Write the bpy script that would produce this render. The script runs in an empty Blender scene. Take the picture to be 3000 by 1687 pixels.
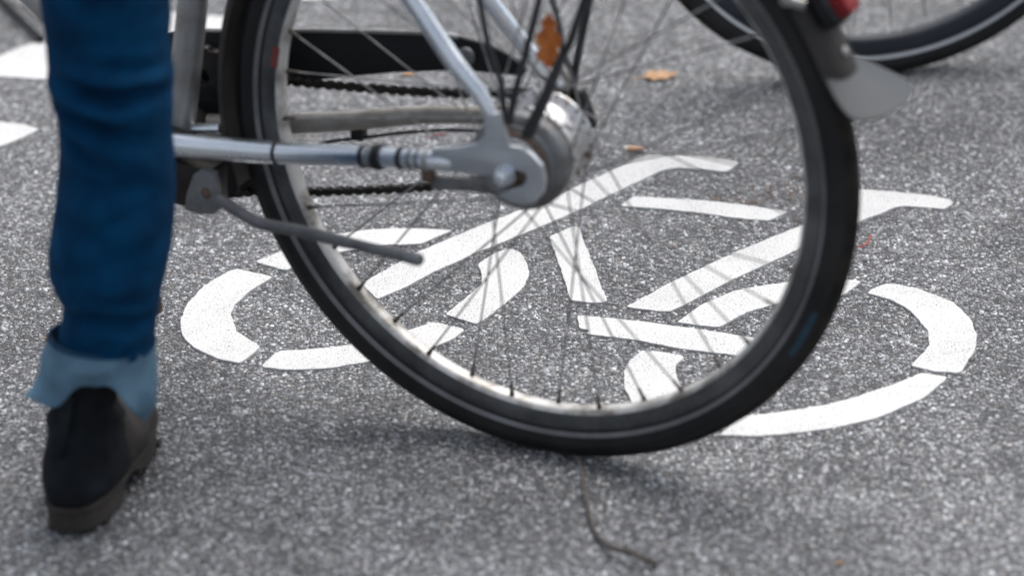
import bpy, bmesh, math, random
import numpy as np
from mathutils import Vector, Matrix, noise

# ---------------------------------------------------------------- camera, world, sun, exposure
sc = bpy.context.scene
COL = sc.collection
CAM = {'r': [0.999866, -0.006713, -0.014944], 'u': [0.016382, 0.409742, 0.912054], 'w': [0.0, 0.912177, -0.409797], 'c': [0.0, 0.0, 1.72068], 'lens': 126.027}
cd = bpy.data.cameras.new('camera')
cam = bpy.data.objects.new('camera', cd)
COL.objects.link(cam)
r_, u_, w_, c_ = (Vector(CAM[k]) for k in 'ruwc')
cam.matrix_world = Matrix(((r_.x, u_.x, -w_.x, c_.x), (r_.y, u_.y, -w_.y, c_.y), (r_.z, u_.z, -w_.z, c_.z), (0, 0, 0, 1)))
cd.sensor_width = 36.0
cd.lens = CAM['lens']
cd.clip_start = 0.05
cd.clip_end = 2000
cd.dof.use_dof = True
cd.dof.focus_distance = 4.14
cd.dof.aperture_fstop = 2.6
cd.dof.aperture_blades = 9
sc.camera = cam

SUN_EL, SUN_AZ = 62.0, 35.0       # azimuth measured clockwise from +Y
world = bpy.data.worlds.new('World')
sc.world = world
world.use_nodes = True
wn = world.node_tree
wn.nodes.clear()
sky = wn.nodes.new('ShaderNodeTexSky')
sky.sky_type = 'NISHITA'
sky.sun_disc = False
sky.sun_elevation = math.radians(SUN_EL)
sky.sun_rotation = math.radians(SUN_AZ)
sky.air_density = 1.0
sky.dust_density = 4.0
hs = wn.nodes.new('ShaderNodeHueSaturation')
hs.inputs['Saturation'].default_value = 0.40
bg = wn.nodes.new('ShaderNodeBackground')
bg.inputs['Strength'].default_value = 0.125
wo = wn.nodes.new('ShaderNodeOutputWorld')
wn.links.new(sky.outputs[0], hs.inputs['Color'])
wn.links.new(hs.outputs[0], bg.inputs['Color'])
wn.links.new(bg.outputs[0], wo.inputs['Surface'])
sd = bpy.data.lights.new('sun', 'SUN')
sd.energy = 1.3
sd.angle = math.radians(60)
sd.color = (1.0, 0.97, 0.94)
sun = bpy.data.objects.new('sun', sd)
COL.objects.link(sun)
el, az = math.radians(SUN_EL), math.radians(SUN_AZ)
to_sun = Vector((math.sin(az) * math.cos(el), math.cos(az) * math.cos(el), math.sin(el)))
sun.rotation_euler = to_sun.to_track_quat('Z', 'Y').to_euler()
sc.view_settings.view_transform = 'Standard'
sc.view_settings.look = 'None'
sc.view_settings.exposure = 0.58
sc.view_settings.gamma = 1.0
sc.view_settings.use_curve_mapping = False

random.seed(7)
RND = random.Random(11)

# ---------------------------------------------------------------- materials
def principled(name):
    m = bpy.data.materials.new(name)
    m.use_nodes = True
    nt = m.node_tree
    return m, nt, nt.nodes['Principled BSDF']

def mat(name, c1, c2=None, rough=0.5, metal=0.0, scale=40, bump=0.0, bscale=300, spec=0.5, rvar=0.0, lo=0.35, hi=0.65, trans=0.0, coat=0.0):
    m, nt, b = principled(name)
    N, Lk = nt.nodes, nt.links
    b.inputs['Roughness'].default_value = rough
    b.inputs['Metallic'].default_value = metal
    b.inputs['Specular IOR Level'].default_value = spec
    b.inputs['Coat Weight'].default_value = coat
    b.inputs['Subsurface Weight'].default_value = trans
    if trans: b.inputs['Subsurface Radius'].default_value = (.004, .004, .004)
    b.inputs['Base Color'].default_value = (*c1, 1)
    tc = N.new('ShaderNodeTexCoord')
    if c2:
        n = N.new('ShaderNodeTexNoise'); n.inputs['Scale'].default_value = scale; n.inputs['Detail'].default_value = 5
        n.inputs['Roughness'].default_value = 0.65
        Lk.new(tc.outputs['Object'], n.inputs['Vector'])
        r = N.new('ShaderNodeValToRGB'); r.color_ramp.elements[0].position = lo; r.color_ramp.elements[1].position = hi
        r.color_ramp.elements[0].color = (*c1, 1); r.color_ramp.elements[1].color = (*c2, 1)
        Lk.new(n.outputs['Fac'], r.inputs['Fac']); Lk.new(r.outputs[0], b.inputs['Base Color'])
        if rvar:
            mr = N.new('ShaderNodeMapRange'); mr.inputs['To Min'].default_value = rough - rvar; mr.inputs['To Max'].default_value = rough + rvar
            mr.inputs['From Min'].default_value = lo; mr.inputs['From Max'].default_value = hi
            Lk.new(n.outputs['Fac'], mr.inputs['Value']); Lk.new(mr.outputs[0], b.inputs['Roughness'])
    if bump:
        n2 = N.new('ShaderNodeTexNoise'); n2.inputs['Scale'].default_value = bscale; n2.inputs['Detail'].default_value = 4
        Lk.new(tc.outputs['Object'], n2.inputs['Vector'])
        bp = N.new('ShaderNodeBump'); bp.inputs['Strength'].default_value = bump; bp.inputs['Distance'].default_value = 0.002
        Lk.new(n2.outputs['Fac'], bp.inputs['Height']); Lk.new(bp.outputs[0], b.inputs['Normal'])
    return m

def asphalt_nodes(nt, coords):
    """Stone aggregate set in bitumen: colour and height of the stones."""
    N, Lk = nt.nodes, nt.links
    def math_(op, a=None, b=None, c=None):
        n = N.new('ShaderNodeMath'); n.operation = op
        for i, v in enumerate((a, b, c)):
            if v is None: continue
            if isinstance(v, (int, float)): n.inputs[i].default_value = v
            else: Lk.new(v, n.inputs[i])
        return n.outputs[0]
    # warp the coordinates a little so the stones are irregular
    wnz = N.new('ShaderNodeTexNoise'); wnz.inputs['Scale'].default_value = 160; wnz.inputs['Detail'].default_value = 2
    Lk.new(coords, wnz.inputs['Vector'])
    va = N.new('ShaderNodeVectorMath'); va.operation = 'SCALE'; va.inputs['Scale'].default_value = 0.0028
    Lk.new(wnz.outputs['Color'], va.inputs[0])
    vb = N.new('ShaderNodeVectorMath'); vb.operation = 'ADD'
    Lk.new(coords, vb.inputs[0]); Lk.new(va.outputs[0], vb.inputs[1])
    return vb.outputs[0], math_

def stones(nt, vec, math_, scale):
    N, Lk = nt.nodes, nt.links
    v = N.new('ShaderNodeTexVoronoi'); v.voronoi_dimensions = '2D'; v.feature = 'F1'; v.inputs['Scale'].default_value = scale
    v.inputs['Randomness'].default_value = 1.0
    Lk.new(vec, v.inputs['Vector'])
    e = N.new('ShaderNodeTexVoronoi'); e.voronoi_dimensions = '2D'; e.feature = 'DISTANCE_TO_EDGE'; e.inputs['Scale'].default_value = scale
    Lk.new(vec, e.inputs['Vector'])
    sp = N.new('ShaderNodeSeparateColor'); Lk.new(v.outputs['Color'], sp.inputs[0])
    return v, e, sp

def make_asphalt():
    m, nt, b = principled('asphalt')
    N, Lk = nt.nodes, nt.links
    tc = N.new('ShaderNodeTexCoord')
    vec, M = asphalt_nodes(nt, tc.outputs['Object'])
    v, e, sp = stones(nt, vec, M, 235)
    v2, e2, sp2 = stones(nt, vec, M, 470)
    # colour of each stone, with specular glints painted in as the palest tones
    cr = N.new('ShaderNodeValToRGB'); cr.color_ramp.interpolation = 'LINEAR'
    els = cr.color_ramp.elements
    els[0].position = 0.0; els[0].color = (.062, .064, .068, 1)
    els[1].position = 1.0; els[1].color = (.74, .76, .78, 1)
    for pos, c in ((.36, (.100, .104, .110)), (.62, (.175, .182, .190)), (.80, (.29, .30, .312)), (.92, (.46, .475, .49))):
        x = els.new(pos); x.color = (*c, 1)
    Lk.new(sp.outputs[0], cr.inputs['Fac'])
    cr2 = N.new('ShaderNodeValToRGB')
    els = cr2.color_ramp.elements
    els[0].position = 0.0; els[0].color = (.03, .03, .033, 1)
    els[1].position = 1.0; els[1].color = (.62, .62, .66, 1)
    for pos, c in ((.5, (.085, .087, .094)), (.85, (.23, .234, .247))):
        x = els.new(pos); x.color = (*c, 1)
    Lk.new(sp2.outputs[0], cr2.inputs['Fac'])
    # big stones occupy the centres of their cells, small ones fill in between
    mask = N.new('ShaderNodeMapRange'); mask.inputs['From Min'].default_value = 0.06; mask.inputs['From Max'].default_value = 0.17
    Lk.new(e.outputs['Distance'], mask.inputs['Value'])
    mask2 = N.new('ShaderNodeMapRange'); mask2.inputs['From Min'].default_value = 0.03; mask2.inputs['From Max'].default_value = 0.16
    mask2.inputs['To Min'].default_value = 0.25
    Lk.new(e2.outputs['Distance'], mask2.inputs['Value'])
    small = N.new('ShaderNodeMix'); small.data_type = 'RGBA'
    small.inputs['A'].default_value = (.028, .028, .031, 1)
    Lk.new(mask2.outputs[0], small.inputs['Factor']); Lk.new(cr2.outputs[0], small.inputs['B'])
    mx = N.new('ShaderNodeMix'); mx.data_type = 'RGBA'
    Lk.new(mask.outputs[0], mx.inputs['Factor']); Lk.new(small.outputs['Result'], mx.inputs['A']); Lk.new(cr.outputs[0], mx.inputs['B'])
    # a few warm stones
    warm = N.new('ShaderNodeMix'); warm.data_type = 'RGBA'; warm.blend_type = 'MULTIPLY'
    warm.inputs['B'].default_value = (1.08, .97, .88, 1)
    wf = M('MULTIPLY', M('GREATER_THAN', sp.outputs[1], .80), .85)
    Lk.new(wf, warm.inputs['Factor']); Lk.new(mx.outputs['Result'], warm.inputs['A'])
    # broad dirt
    n = N.new('ShaderNodeTexNoise'); n.inputs['Scale'].default_value = 5; n.inputs['Detail'].default_value = 7; n.inputs['Roughness'].default_value = .65
    Lk.new(tc.outputs['Object'], n.inputs['Vector'])
    mr = N.new('ShaderNodeMapRange'); mr.inputs['From Min'].default_value = .3; mr.inputs['From Max'].default_value = .7
    mr.inputs['To Min'].default_value = .72; mr.inputs['To Max'].default_value = 1.34
    Lk.new(n.outputs['Fac'], mr.inputs['Value'])
    dirt = N.new('ShaderNodeVectorMath'); dirt.operation = 'SCALE'
    Lk.new(warm.outputs['Result'], dirt.inputs[0]); Lk.new(mr.outputs[0], dirt.inputs['Scale'])
    Lk.new(dirt.outputs[0], b.inputs['Base Color'])
    # height
    h1 = N.new('ShaderNodeMapRange'); h1.inputs['From Max'].default_value = .32; h1.interpolation_type = 'SMOOTHSTEP'
    Lk.new(e.outputs['Distance'], h1.inputs['Value'])
    hs_ = M('MULTIPLY', h1.outputs[0], M('ADD', M('MULTIPLY', sp.outputs[2], .8), .35))
    h2 = N.new('ShaderNodeMapRange'); h2.inputs['From Max'].default_value = .3
    Lk.new(e2.outputs['Distance'], h2.inputs['Value'])
    fn = N.new('ShaderNodeTexNoise'); fn.inputs['Scale'].default_value = 900; fn.inputs['Detail'].default_value = 3
    Lk.new(tc.outputs['Object'], fn.inputs['Vector'])
    hh = M('ADD', M('ADD', hs_, M('MULTIPLY', h2.outputs[0], .3)), M('MULTIPLY', fn.outputs['Fac'], .35))
    bp = N.new('ShaderNodeBump'); bp.inputs['Strength'].default_value = 1.0; bp.inputs['Distance'].default_value = 0.0016
    Lk.new(hh, bp.inputs['Height']); Lk.new(bp.outputs[0], b.inputs['Normal'])
    rr = N.new('ShaderNodeMapRange'); rr.inputs['To Min'].default_value = .38; rr.inputs['To Max'].default_value = .85
    Lk.new(sp.outputs[1], rr.inputs['Value']); Lk.new(rr.outputs[0], b.inputs['Roughness'])
    return m

def make_paint():
    m, nt, b = principled('road_paint')
    N, Lk = nt.nodes, nt.links
    tc = N.new('ShaderNodeTexCoord')
    vec, M = asphalt_nodes(nt, tc.outputs['Object'])
    v, e, sp = stones(nt, vec, M, 215)
    n = N.new('ShaderNodeTexNoise'); n.inputs['Scale'].default_value = 520; n.inputs['Detail'].default_value = 3; n.inputs['Roughness'].default_value = .6
    Lk.new(tc.outputs['Object'], n.inputs['Vector'])
    n3 = N.new('ShaderNodeTexNoise'); n3.inputs['Scale'].default_value = 9; n3.inputs['Detail'].default_value = 6
    Lk.new(tc.outputs['Object'], n3.inputs['Vector'])
    # pin holes where the paint missed the pits between stones
    thr = N.new('ShaderNodeMapRange'); thr.inputs['From Min'].default_value = .3; thr.inputs['From Max'].default_value = .7
    thr.inputs['To Min'].default_value = .405; thr.inputs['To Max'].default_value = .35
    Lk.new(n3.outputs['Fac'], thr.inputs['Value'])
    hole = M('LESS_THAN', n.outputs['Fac'], thr.outputs[0])
    cm = N.new('ShaderNodeMix'); cm.data_type = 'RGBA'
    tone = N.new('ShaderNodeValToRGB')
    tone.color_ramp.elements[0].position = .32; tone.color_ramp.elements[0].color = (.62, .625, .62, 1)
    tone.color_ramp.elements[1].position = .62; tone.color_ramp.elements[1].color = (.68, .68, .672, 1)
    Lk.new(n3.outputs['Fac'], tone.inputs['Fac'])
    Lk.new(tone.outputs[0], cm.inputs['A']); cm.inputs['B'].default_value = (.16, .16, .165, 1)
    Lk.new(hole, cm.inputs['Factor']); Lk.new(cm.outputs['Result'], b.inputs['Base Color'])
    h1 = N.new('ShaderNodeMapRange'); h1.inputs['From Max'].default_value = .3; h1.interpolation_type = 'SMOOTHSTEP'
    Lk.new(e.outputs['Distance'], h1.inputs['Value'])
    hh = M('ADD', M('MULTIPLY', h1.outputs[0], .5), n.outputs['Fac'])
    bp = N.new('ShaderNodeBump'); bp.inputs['Strength'].default_value = .7; bp.inputs['Distance'].default_value = 0.0008
    Lk.new(hh, bp.inputs['Height']); Lk.new(bp.outputs[0], b.inputs['Normal'])
    b.inputs['Roughness'].default_value = .75
    return m

def make_denim(name, base, dark, thread):
    m, nt, b = principled(name)
    N, Lk = nt.nodes, nt.links
    tc = N.new('ShaderNodeTexCoord')
    n = N.new('ShaderNodeTexNoise'); n.inputs['Scale'].default_value = 22; n.inputs['Detail'].default_value = 6
    Lk.new(tc.outputs['Object'], n.inputs['Vector'])
    w = N.new('ShaderNodeTexWave'); w.inputs['Scale'].default_value = 420; w.inputs['Distortion'].default_value = 1.5
    w.bands_direction = 'DIAGONAL'
    Lk.new(tc.outputs['Object'], w.inputs['Vector'])
    r = N.new('ShaderNodeValToRGB'); r.color_ramp.elements[0].position = .30; r.color_ramp.elements[1].position = .64
    r.color_ramp.elements[0].color = (*dark, 1); r.color_ramp.elements[1].color = (*base, 1)
    Lk.new(n.outputs['Fac'], r.inputs['Fac'])
    mx = N.new('ShaderNodeMix'); mx.data_type = 'RGBA'; mx.inputs['B'].default_value = (*thread, 1)
    mul = N.new('ShaderNodeMath'); mul.operation = 'MULTIPLY'; mul.inputs[1].default_value = .25
    Lk.new(w.outputs['Fac'], mul.inputs[0]); Lk.new(mul.outputs[0], mx.inputs['Factor'])
    Lk.new(r.outputs[0], mx.inputs['A']); Lk.new(mx.outputs['Result'], b.inputs['Base Color'])
    bp = N.new('ShaderNodeBump'); bp.inputs['Strength'].default_value = .35; bp.inputs['Distance'].default_value = .001
    Lk.new(w.outputs['Fac'], bp.inputs['Height']); Lk.new(bp.outputs[0], b.inputs['Normal'])
    b.inputs['Roughness'].default_value = .9
    b.inputs['Specular IOR Level'].default_value = .12
    b.inputs['Sheen Weight'].default_value = .0
    return m

def make_chip():
    m, nt, b = principled('stone_chip')
    N, Lk = nt.nodes, nt.links
    ge = N.new('ShaderNodeNewGeometry')
    cr = N.new('ShaderNodeValToRGB'); els = cr.color_ramp.elements
    els[0].position = 0.0; els[0].color = (.085, .090, .096, 1)
    els[1].position = 1.0; els[1].color = (.72, .745, .775, 1)
    for pos, c in ((.25, (.150, .157, .166)), (.50, (.235, .244, .256)), (.56, (.275, .255, .238)), (.60, (.245, .254, .267)), (.76, (.345, .357, .372)), (.88, (.47, .485, .505))):
        x = els.new(pos); x.color = (*c, 1)
    Lk.new(ge.outputs['Random Per Island'], cr.inputs['Fac'])
    tc = N.new('ShaderNodeTexCoord')
    n = N.new('ShaderNodeTexNoise'); n.inputs['Scale'].default_value = 5; n.inputs['Detail'].default_value = 7; n.inputs['Roughness'].default_value = .65
    Lk.new(tc.outputs['Object'], n.inputs['Vector'])
    mr = N.new('ShaderNodeMapRange'); mr.inputs['From Min'].default_value = .3; mr.inputs['From Max'].default_value = .7
    mr.inputs['To Min'].default_value = .72; mr.inputs['To Max'].default_value = 1.28
    Lk.new(n.outputs['Fac'], mr.inputs['Value'])
    dirt = N.new('ShaderNodeVectorMath'); dirt.operation = 'SCALE'
    Lk.new(cr.outputs[0], dirt.inputs[0]); Lk.new(mr.outputs[0], dirt.inputs['Scale'])
    Lk.new(dirt.outputs[0], b.inputs['Base Color'])
    rr = N.new('ShaderNodeMapRange'); rr.inputs['To Min'].default_value = .62; rr.inputs['To Max'].default_value = .30
    Lk.new(ge.outputs['Random Per Island'], rr.inputs['Value']); Lk.new(rr.outputs[0], b.inputs['Roughness'])
    return m
M_CHIP = make_chip()
M_ASPH = make_asphalt()
M_PAINT = make_paint()
M_ALU = mat('aluminium_paint', (.70, .76, .82), (.80, .85, .90), rough=.27, metal=.92, scale=18, rvar=.06, bump=.05, bscale=200)
M_ALU_DIRTY = mat('dirty_aluminium', (.30, .29, .27), (.44, .45, .46), rough=.5, metal=.6, scale=26, rvar=.1, bump=.15, bscale=260)
M_ALU_FAR = mat('dusty_aluminium', (.20, .18, .15), (.38, .37, .35), rough=.6, metal=.35, scale=20, bump=.1)
M_HUB = mat('worn_hub_metal', (.16, .13, .11), (.70, .70, .71), rough=.30, metal=.9, scale=38, rvar=.10, lo=.34, hi=.50, bump=.12, bscale=150)
M_DRUM = mat('grey_drum_metal', (.10, .085, .075), (.24, .25, .26), rough=.5, metal=.6, scale=30, rvar=.1, lo=.3, hi=.55, bump=.15, bscale=180)
M_CAP = mat('matt_grey_cap', (.22, .235, .25), (.34, .36, .38), rough=.55, metal=.35, scale=35, rvar=.08)
M_DROP = mat('dropout_paint', (.42, .45, .485), (.54, .57, .60), rough=.42, metal=.55, scale=22, rvar=.06)
M_RUST = mat('rusty_steel', (.09, .045, .028), (.20, .15, .12), rough=.75, metal=.3, scale=120, bump=.3)
M_TYRE = mat('tyre_rubber', (.008, .0085, .010), (.024, .0235, .024), rough=.55, scale=14, rvar=.08, bump=.2, bscale=500, spec=.35)
M_TREAD = mat('tyre_tread_rubber', (.011, .010, .009), (.040, .034, .028), rough=.85, scale=25, bump=.3, bscale=600, spec=.3)
M_STRIPE = mat('reflective_stripe', (.12, .12, .125), (.21, .21, .22), rough=.5, scale=15, spec=.5)
M_STRIPE_LIGHT = mat('pale_reflective_stripe', (.40, .42, .44), (.52, .54, .56), rough=.5, scale=15)
M_RIM = mat('dirty_rim_aluminium', (.24, .215, .185), (.66, .65, .63), rough=.45, metal=.45, scale=30, rvar=.08, lo=.36, hi=.56, bump=.15, bscale=220)
M_RIM_SIDE = mat('shaded_brake_side', (.08, .085, .09), (.17, .175, .18), rough=.42, metal=.7, scale=16, rvar=.06)  # rim metal darkened: shade on the ground-facing sides put into the colour
M_BLACK = mat('black_plastic', (.008, .009, .011), (.014, .015, .017), rough=.6, scale=12, spec=.3)
M_BLACK_METAL = mat('black_rod_paint', (.02, .022, .026), (.05, .053, .058), rough=.4, scale=30, metal=.2)
M_MUD = mat('brown_black_mudguard', (.013, .0115, .011), (.032, .028, .025), rough=.6, scale=14, bump=.1)
M_FLAP = mat('grey_rubber_flap', (.028, .034, .041), (.042, .049, .058), rough=.5, scale=10, spec=.3)
M_SPOKE = mat('spoke_steel', (.16, .16, .165), (.38, .38, .38), rough=.45, metal=.5, scale=60)
M_NIPPLE = mat('nipple_metal', (.06, .052, .045), (.14, .125, .11), rough=.6, metal=.4, scale=90)
M_CHAIN = mat('oily_chain', (.010, .009, .008), (.035, .03, .026), rough=.6, metal=.4, scale=120)
M_RED = mat('red_lens', (.24, .003, .006), (.18, .002, .004), rough=.25, scale=20)
M_REDSTICK = mat('red_sticker', (.26, .05, .045), (.16, .045, .04), rough=.6, scale=60)
M_BLUE = mat('blue_tyre_print', (.010, .028, .042), (.018, .075, .12), rough=.7, scale=60)
M_LEAF = mat('orange_leaf', (.78, .30, .08), (.58, .16, .03), rough=.6, scale=90, bump=.2, trans=.2)
M_LEAF_PALE = mat('pale_orange_leaf', (.60, .38, .22), (.50, .28, .14), rough=.7, scale=80, bump=.2)
M_STUB = mat('cigarette_paper', (.66, .36, .20), (.72, .46, .30), rough=.8, scale=200)
M_STUB_W = mat('cigarette_tip', (.80, .76, .70), (.7, .66, .6), rough=.8, scale=200)
M_TWIG = mat('twig_bark', (.07, .060, .055), (.14, .12, .105), rough=.9, scale=90, bump=.4)
M_TWIG_DARK = mat('dark_twig_bark', (.018, .018, .02), (.04, .038, .036), rough=.85, scale=90, bump=.3)
M_THREAD = mat('red_thread', (.48, .09, .06), (.36, .07, .05), rough=.8, scale=100)
M_CRUMB = mat('brown_crumbs', (.24, .17, .13), (.38, .28, .22), rough=.9, scale=200)
M_JEANS = make_denim('dark_blue_denim', (.0006, .047, .125), (.0003, .018, .055), (.002, .066, .16))
M_CUFF = make_denim('pale_blue_denim', (.13, .235, .33), (.070, .145, .215), (.22, .33, .42))
M_BOOT = mat('black_suede', (.005, .0065, .009), (.017, .021, .026), rough=.92, scale=16, bump=.3, bscale=700, spec=.2)
M_BOOT_TOE = mat('brown_black_leather', (.022, .019, .018), (.042, .036, .033), rough=.72, scale=22, bump=.2, spec=.3)
M_SOLE = mat('brown_rubber_sole', (.034, .030, .027), (.062, .054, .048), rough=.8, scale=20, bump=.25, spec=.3)
M_SKIN = mat('skin', (.55, .36, .27), (.50, .31, .23), rough=.6, scale=20)
M_STITCH = mat('orange_stitching', (.35, .10, .03), (.28, .08, .03), rough=.8, scale=60)

# ---------------------------------------------------------------- mesh helpers
class MB:
    """Collects vertices and faces; build() links them as one mesh object."""
    def __init__(self): self.v, self.f = [], []
    def add(self, vs, fs):
        o = len(self.v)
        self.v += [tuple(x) for x in vs]
        self.f += [tuple(i + o for i in f) for f in fs]
    def tube(self, pts, rad, n=12, cap=True, flat=1.0, up=None):
        pts = [Vector(p) for p in pts]
        k = len(pts)
        if not isinstance(rad, (list, tuple)): rad = [rad] * k
        t0 = (pts[1] - pts[0]).normalized()
        a = Vector(up) if up else (Vector((0, 0, 1)) if abs(t0.z) < .9 else Vector((1, 0, 0)))
        nrm = (a - a.dot(t0) * t0).normalized()
        vs = []
        for i in range(k):
            t = (pts[min(i + 1, k - 1)] - pts[max(i - 1, 0)]).normalized()
            nrm = (nrm - nrm.dot(t) * t).normalized()
            bn = t.cross(nrm)
            for j in range(n):
                an = 2 * math.pi * j / n
                vs.append(pts[i] + (nrm * math.cos(an) * flat + bn * math.sin(an)) * rad[i])
        fs = [(i * n + j, i * n + (j + 1) % n, (i + 1) * n + (j + 1) % n, (i + 1) * n + j) for i in range(k - 1) for j in range(n)]
        if cap:
            fs.append(tuple(range(n - 1, -1, -1))); fs.append(tuple((k - 1) * n + j for j in range(n)))
        self.add(vs, fs)
    def lathe(self, prof, c, ax, n=48, x0=None, closed=False, cap=True):
        """prof: list of (along axis, radius)."""
        c, ax = Vector(c), Vector(ax).normalized()
        e1 = (Vector(x0) if x0 else ax.orthogonal()).normalized(); e2 = ax.cross(e1)
        vs = [c + ax * s + (e1 * math.cos(2 * math.pi * j / n) + e2 * math.sin(2 * math.pi * j / n)) * r for s, r in prof for j in range(n)]
        k = len(prof)
        rng = k if closed else k - 1
        fs = [(i * n + j, i * n + (j + 1) % n, ((i + 1) % k) * n + (j + 1) % n, ((i + 1) % k) * n + j) for i in range(rng) for j in range(n)]
        if not closed and cap:
            fs.append(tuple(range(n - 1, -1, -1))); fs.append(tuple((k - 1) * n + j for j in range(n)))
        self.add(vs, fs)
    def box(self, c, ex, ey, ez, taper=1.0):
        c, ex, ey, ez = map(Vector, (c, ex, ey, ez))
        vs = [c + ex * sx * (taper if sz > 0 else 1) + ey * sy * (taper if sz > 0 else 1) + ez * sz for sz in (-1, 1) for sx, sy in ((-1, -1), (1, -1), (1, 1), (-1, 1))]
        self.add(vs, [(0, 3, 2, 1), (4, 5, 6, 7), (0, 1, 5, 4), (1, 2, 6, 5), (2, 3, 7, 6), (3, 0, 4, 7)])
    def loft(self, rings, cap0=True, cap1=True):
        n = len(rings[0]); k = len(rings)
        vs = [p for r in rings for p in r]
        fs = [(i * n + j, i * n + (j + 1) % n, (i + 1) * n + (j + 1) % n, (i + 1) * n + j) for i in range(k - 1) for j in range(n)]
        if cap0: fs.append(tuple(range(n - 1, -1, -1)))
        if cap1: fs.append(tuple((k - 1) * n + j for j in range(n)))
        self.add(vs, fs)
    def build(self, name, m, parent=None, smooth=True, ang=38, bevel=0):
        me = bpy.data.meshes.new(name)
        me.from_pydata(self.v, [], self.f)
        bm = bmesh.new(); bm.from_mesh(me)
        bmesh.ops.recalc_face_normals(bm, faces=bm.faces)
        if bevel:
            es = [e for e in bm.edges if len(e.link_faces) == 2 and e.calc_face_angle(0) > .6]
            bmesh.ops.bevel(bm, geom=es, offset=bevel, segments=2, affect='EDGES', profile=.6)
        bm.to_mesh(me); bm.free()
        me.materials.append(m)
        if smooth:
            me.polygons.foreach_set('use_smooth', [True] * len(me.polygons))
            me.set_sharp_from_angle(angle=math.radians(ang))
        o = bpy.data.objects.new(name, me)
        COL.objects.link(o)
        if parent: o.parent = parent
        return o

def plate(name, outline, holes, thick, frame, m, parent, bevel=.0006):
    """A flat plate cut from an outline (2-D points) with holes, placed by frame(a, b, c)."""
    cu = bpy.data.curves.new(name, 'CURVE'); cu.dimensions = '2D'; cu.fill_mode = 'BOTH'
    cu.extrude = thick / 2; cu.bevel_depth = bevel; cu.bevel_resolution = 1
    for loop in [outline] + holes:
        s = cu.splines.new('POLY'); s.points.add(len(loop) - 1); s.use_cyclic_u = True
        for q, pt in zip(s.points, loop): q.co = (pt[0], pt[1], 0, 1)
    tmp = bpy.data.objects.new('tmp', cu); COL.objects.link(tmp)
    dg = bpy.context.evaluated_depsgraph_get()
    me = bpy.data.meshes.new_from_object(tmp.evaluated_get(dg))
    bpy.data.objects.remove(tmp); bpy.data.curves.remove(cu)
    for v in me.vertices: v.co = frame(v.co.x, v.co.y, v.co.z)
    me.name = name
    me.materials.clear(); me.materials.append(m)
    bm = bmesh.new(); bm.from_mesh(me); bmesh.ops.remove_doubles(bm, verts=bm.verts, dist=1e-6)
    bmesh.ops.recalc_face_normals(bm, faces=bm.faces); bm.to_mesh(me); bm.free()
    me.polygons.foreach_set('use_smooth', [True] * len(me.polygons))
    me.set_sharp_from_angle(angle=math.radians(30))
    o = bpy.data.objects.new(name, me); COL.objects.link(o)
    if parent: o.parent = parent
    return o

def tag(o, label=None, cat=None, group=None, kind=None):
    if label: o['label'] = label
    if cat: o['category'] = cat
    if group: o['group'] = group
    if kind: o['kind'] = kind
    return o
def empty(name, loc=(0, 0, 0), parent=None):
    o = bpy.data.objects.new(name, None); o.location = loc; o.empty_display_size = .05
    COL.objects.link(o)
    if parent: o.parent = parent
    return o

def smooth_path(pts, n=8):
    pts = [Vector(p) for p in pts]; out = []
    P = [pts[0] * 2 - pts[1]] + pts + [pts[-1] * 2 - pts[-2]]
    for i in range(1, len(P) - 2):
        for k in range(n):
            t = k / n
            a, b, c, d = P[i - 1], P[i], P[i + 1], P[i + 2]
            out.append(.5 * ((2 * b) + (c - a) * t + (2 * a - 5 * b + 4 * c - d) * t * t + (3 * b - a - 3 * c + d) * t ** 3))
    out.append(pts[-1])
    return out

# ---------------------------------------------------------------- ground
mb = MB()
mb.add([(-150, -150, 0), (150, -150, 0), (150, 150, 0), (-150, 150, 0)], [(0, 1, 2, 3)])
tag(mb.build('asphalt_road', M_ASPH, smooth=False), kind='structure')

# ---------------------------------------------------------------- painted markings
def painted(name, pts, parent=None, rough=.0010, rounded=2):
    """A layer of road paint with a ragged edge, following the traced outline."""
    P = [Vector((x, y)) for x, y in pts]
    for _ in range(rounded):      # soften the corners slightly
        Q = []
        for i in range(len(P)):
            a, b = P[i], P[(i + 1) % len(P)]
            d = (b - a).length; k = min(.18, .0028 / max(d, 1e-4))
            Q += [a + (b - a) * k, b - (b - a) * k]
        P = Q
    Q = []
    for i in range(len(P)):
        a, b = P[i], P[(i + 1) % len(P)]
        n = max(1, int((b - a).length / .0022))
        for k in range(n):
            q = a + (b - a) * (k / n)
            v = Vector((q.x, q.y, 0))
            n1 = noise.noise_vector(v * 260) * rough + noise.noise_vector(v * 60) * rough * 1.1
            Q.append((q.x + n1.x, q.y + n1.y))
    o = plate(name, Q, [], .0034, lambda a, b, c: (a, b, c + .0008), M_PAINT, parent, bevel=0)
    return o

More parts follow.
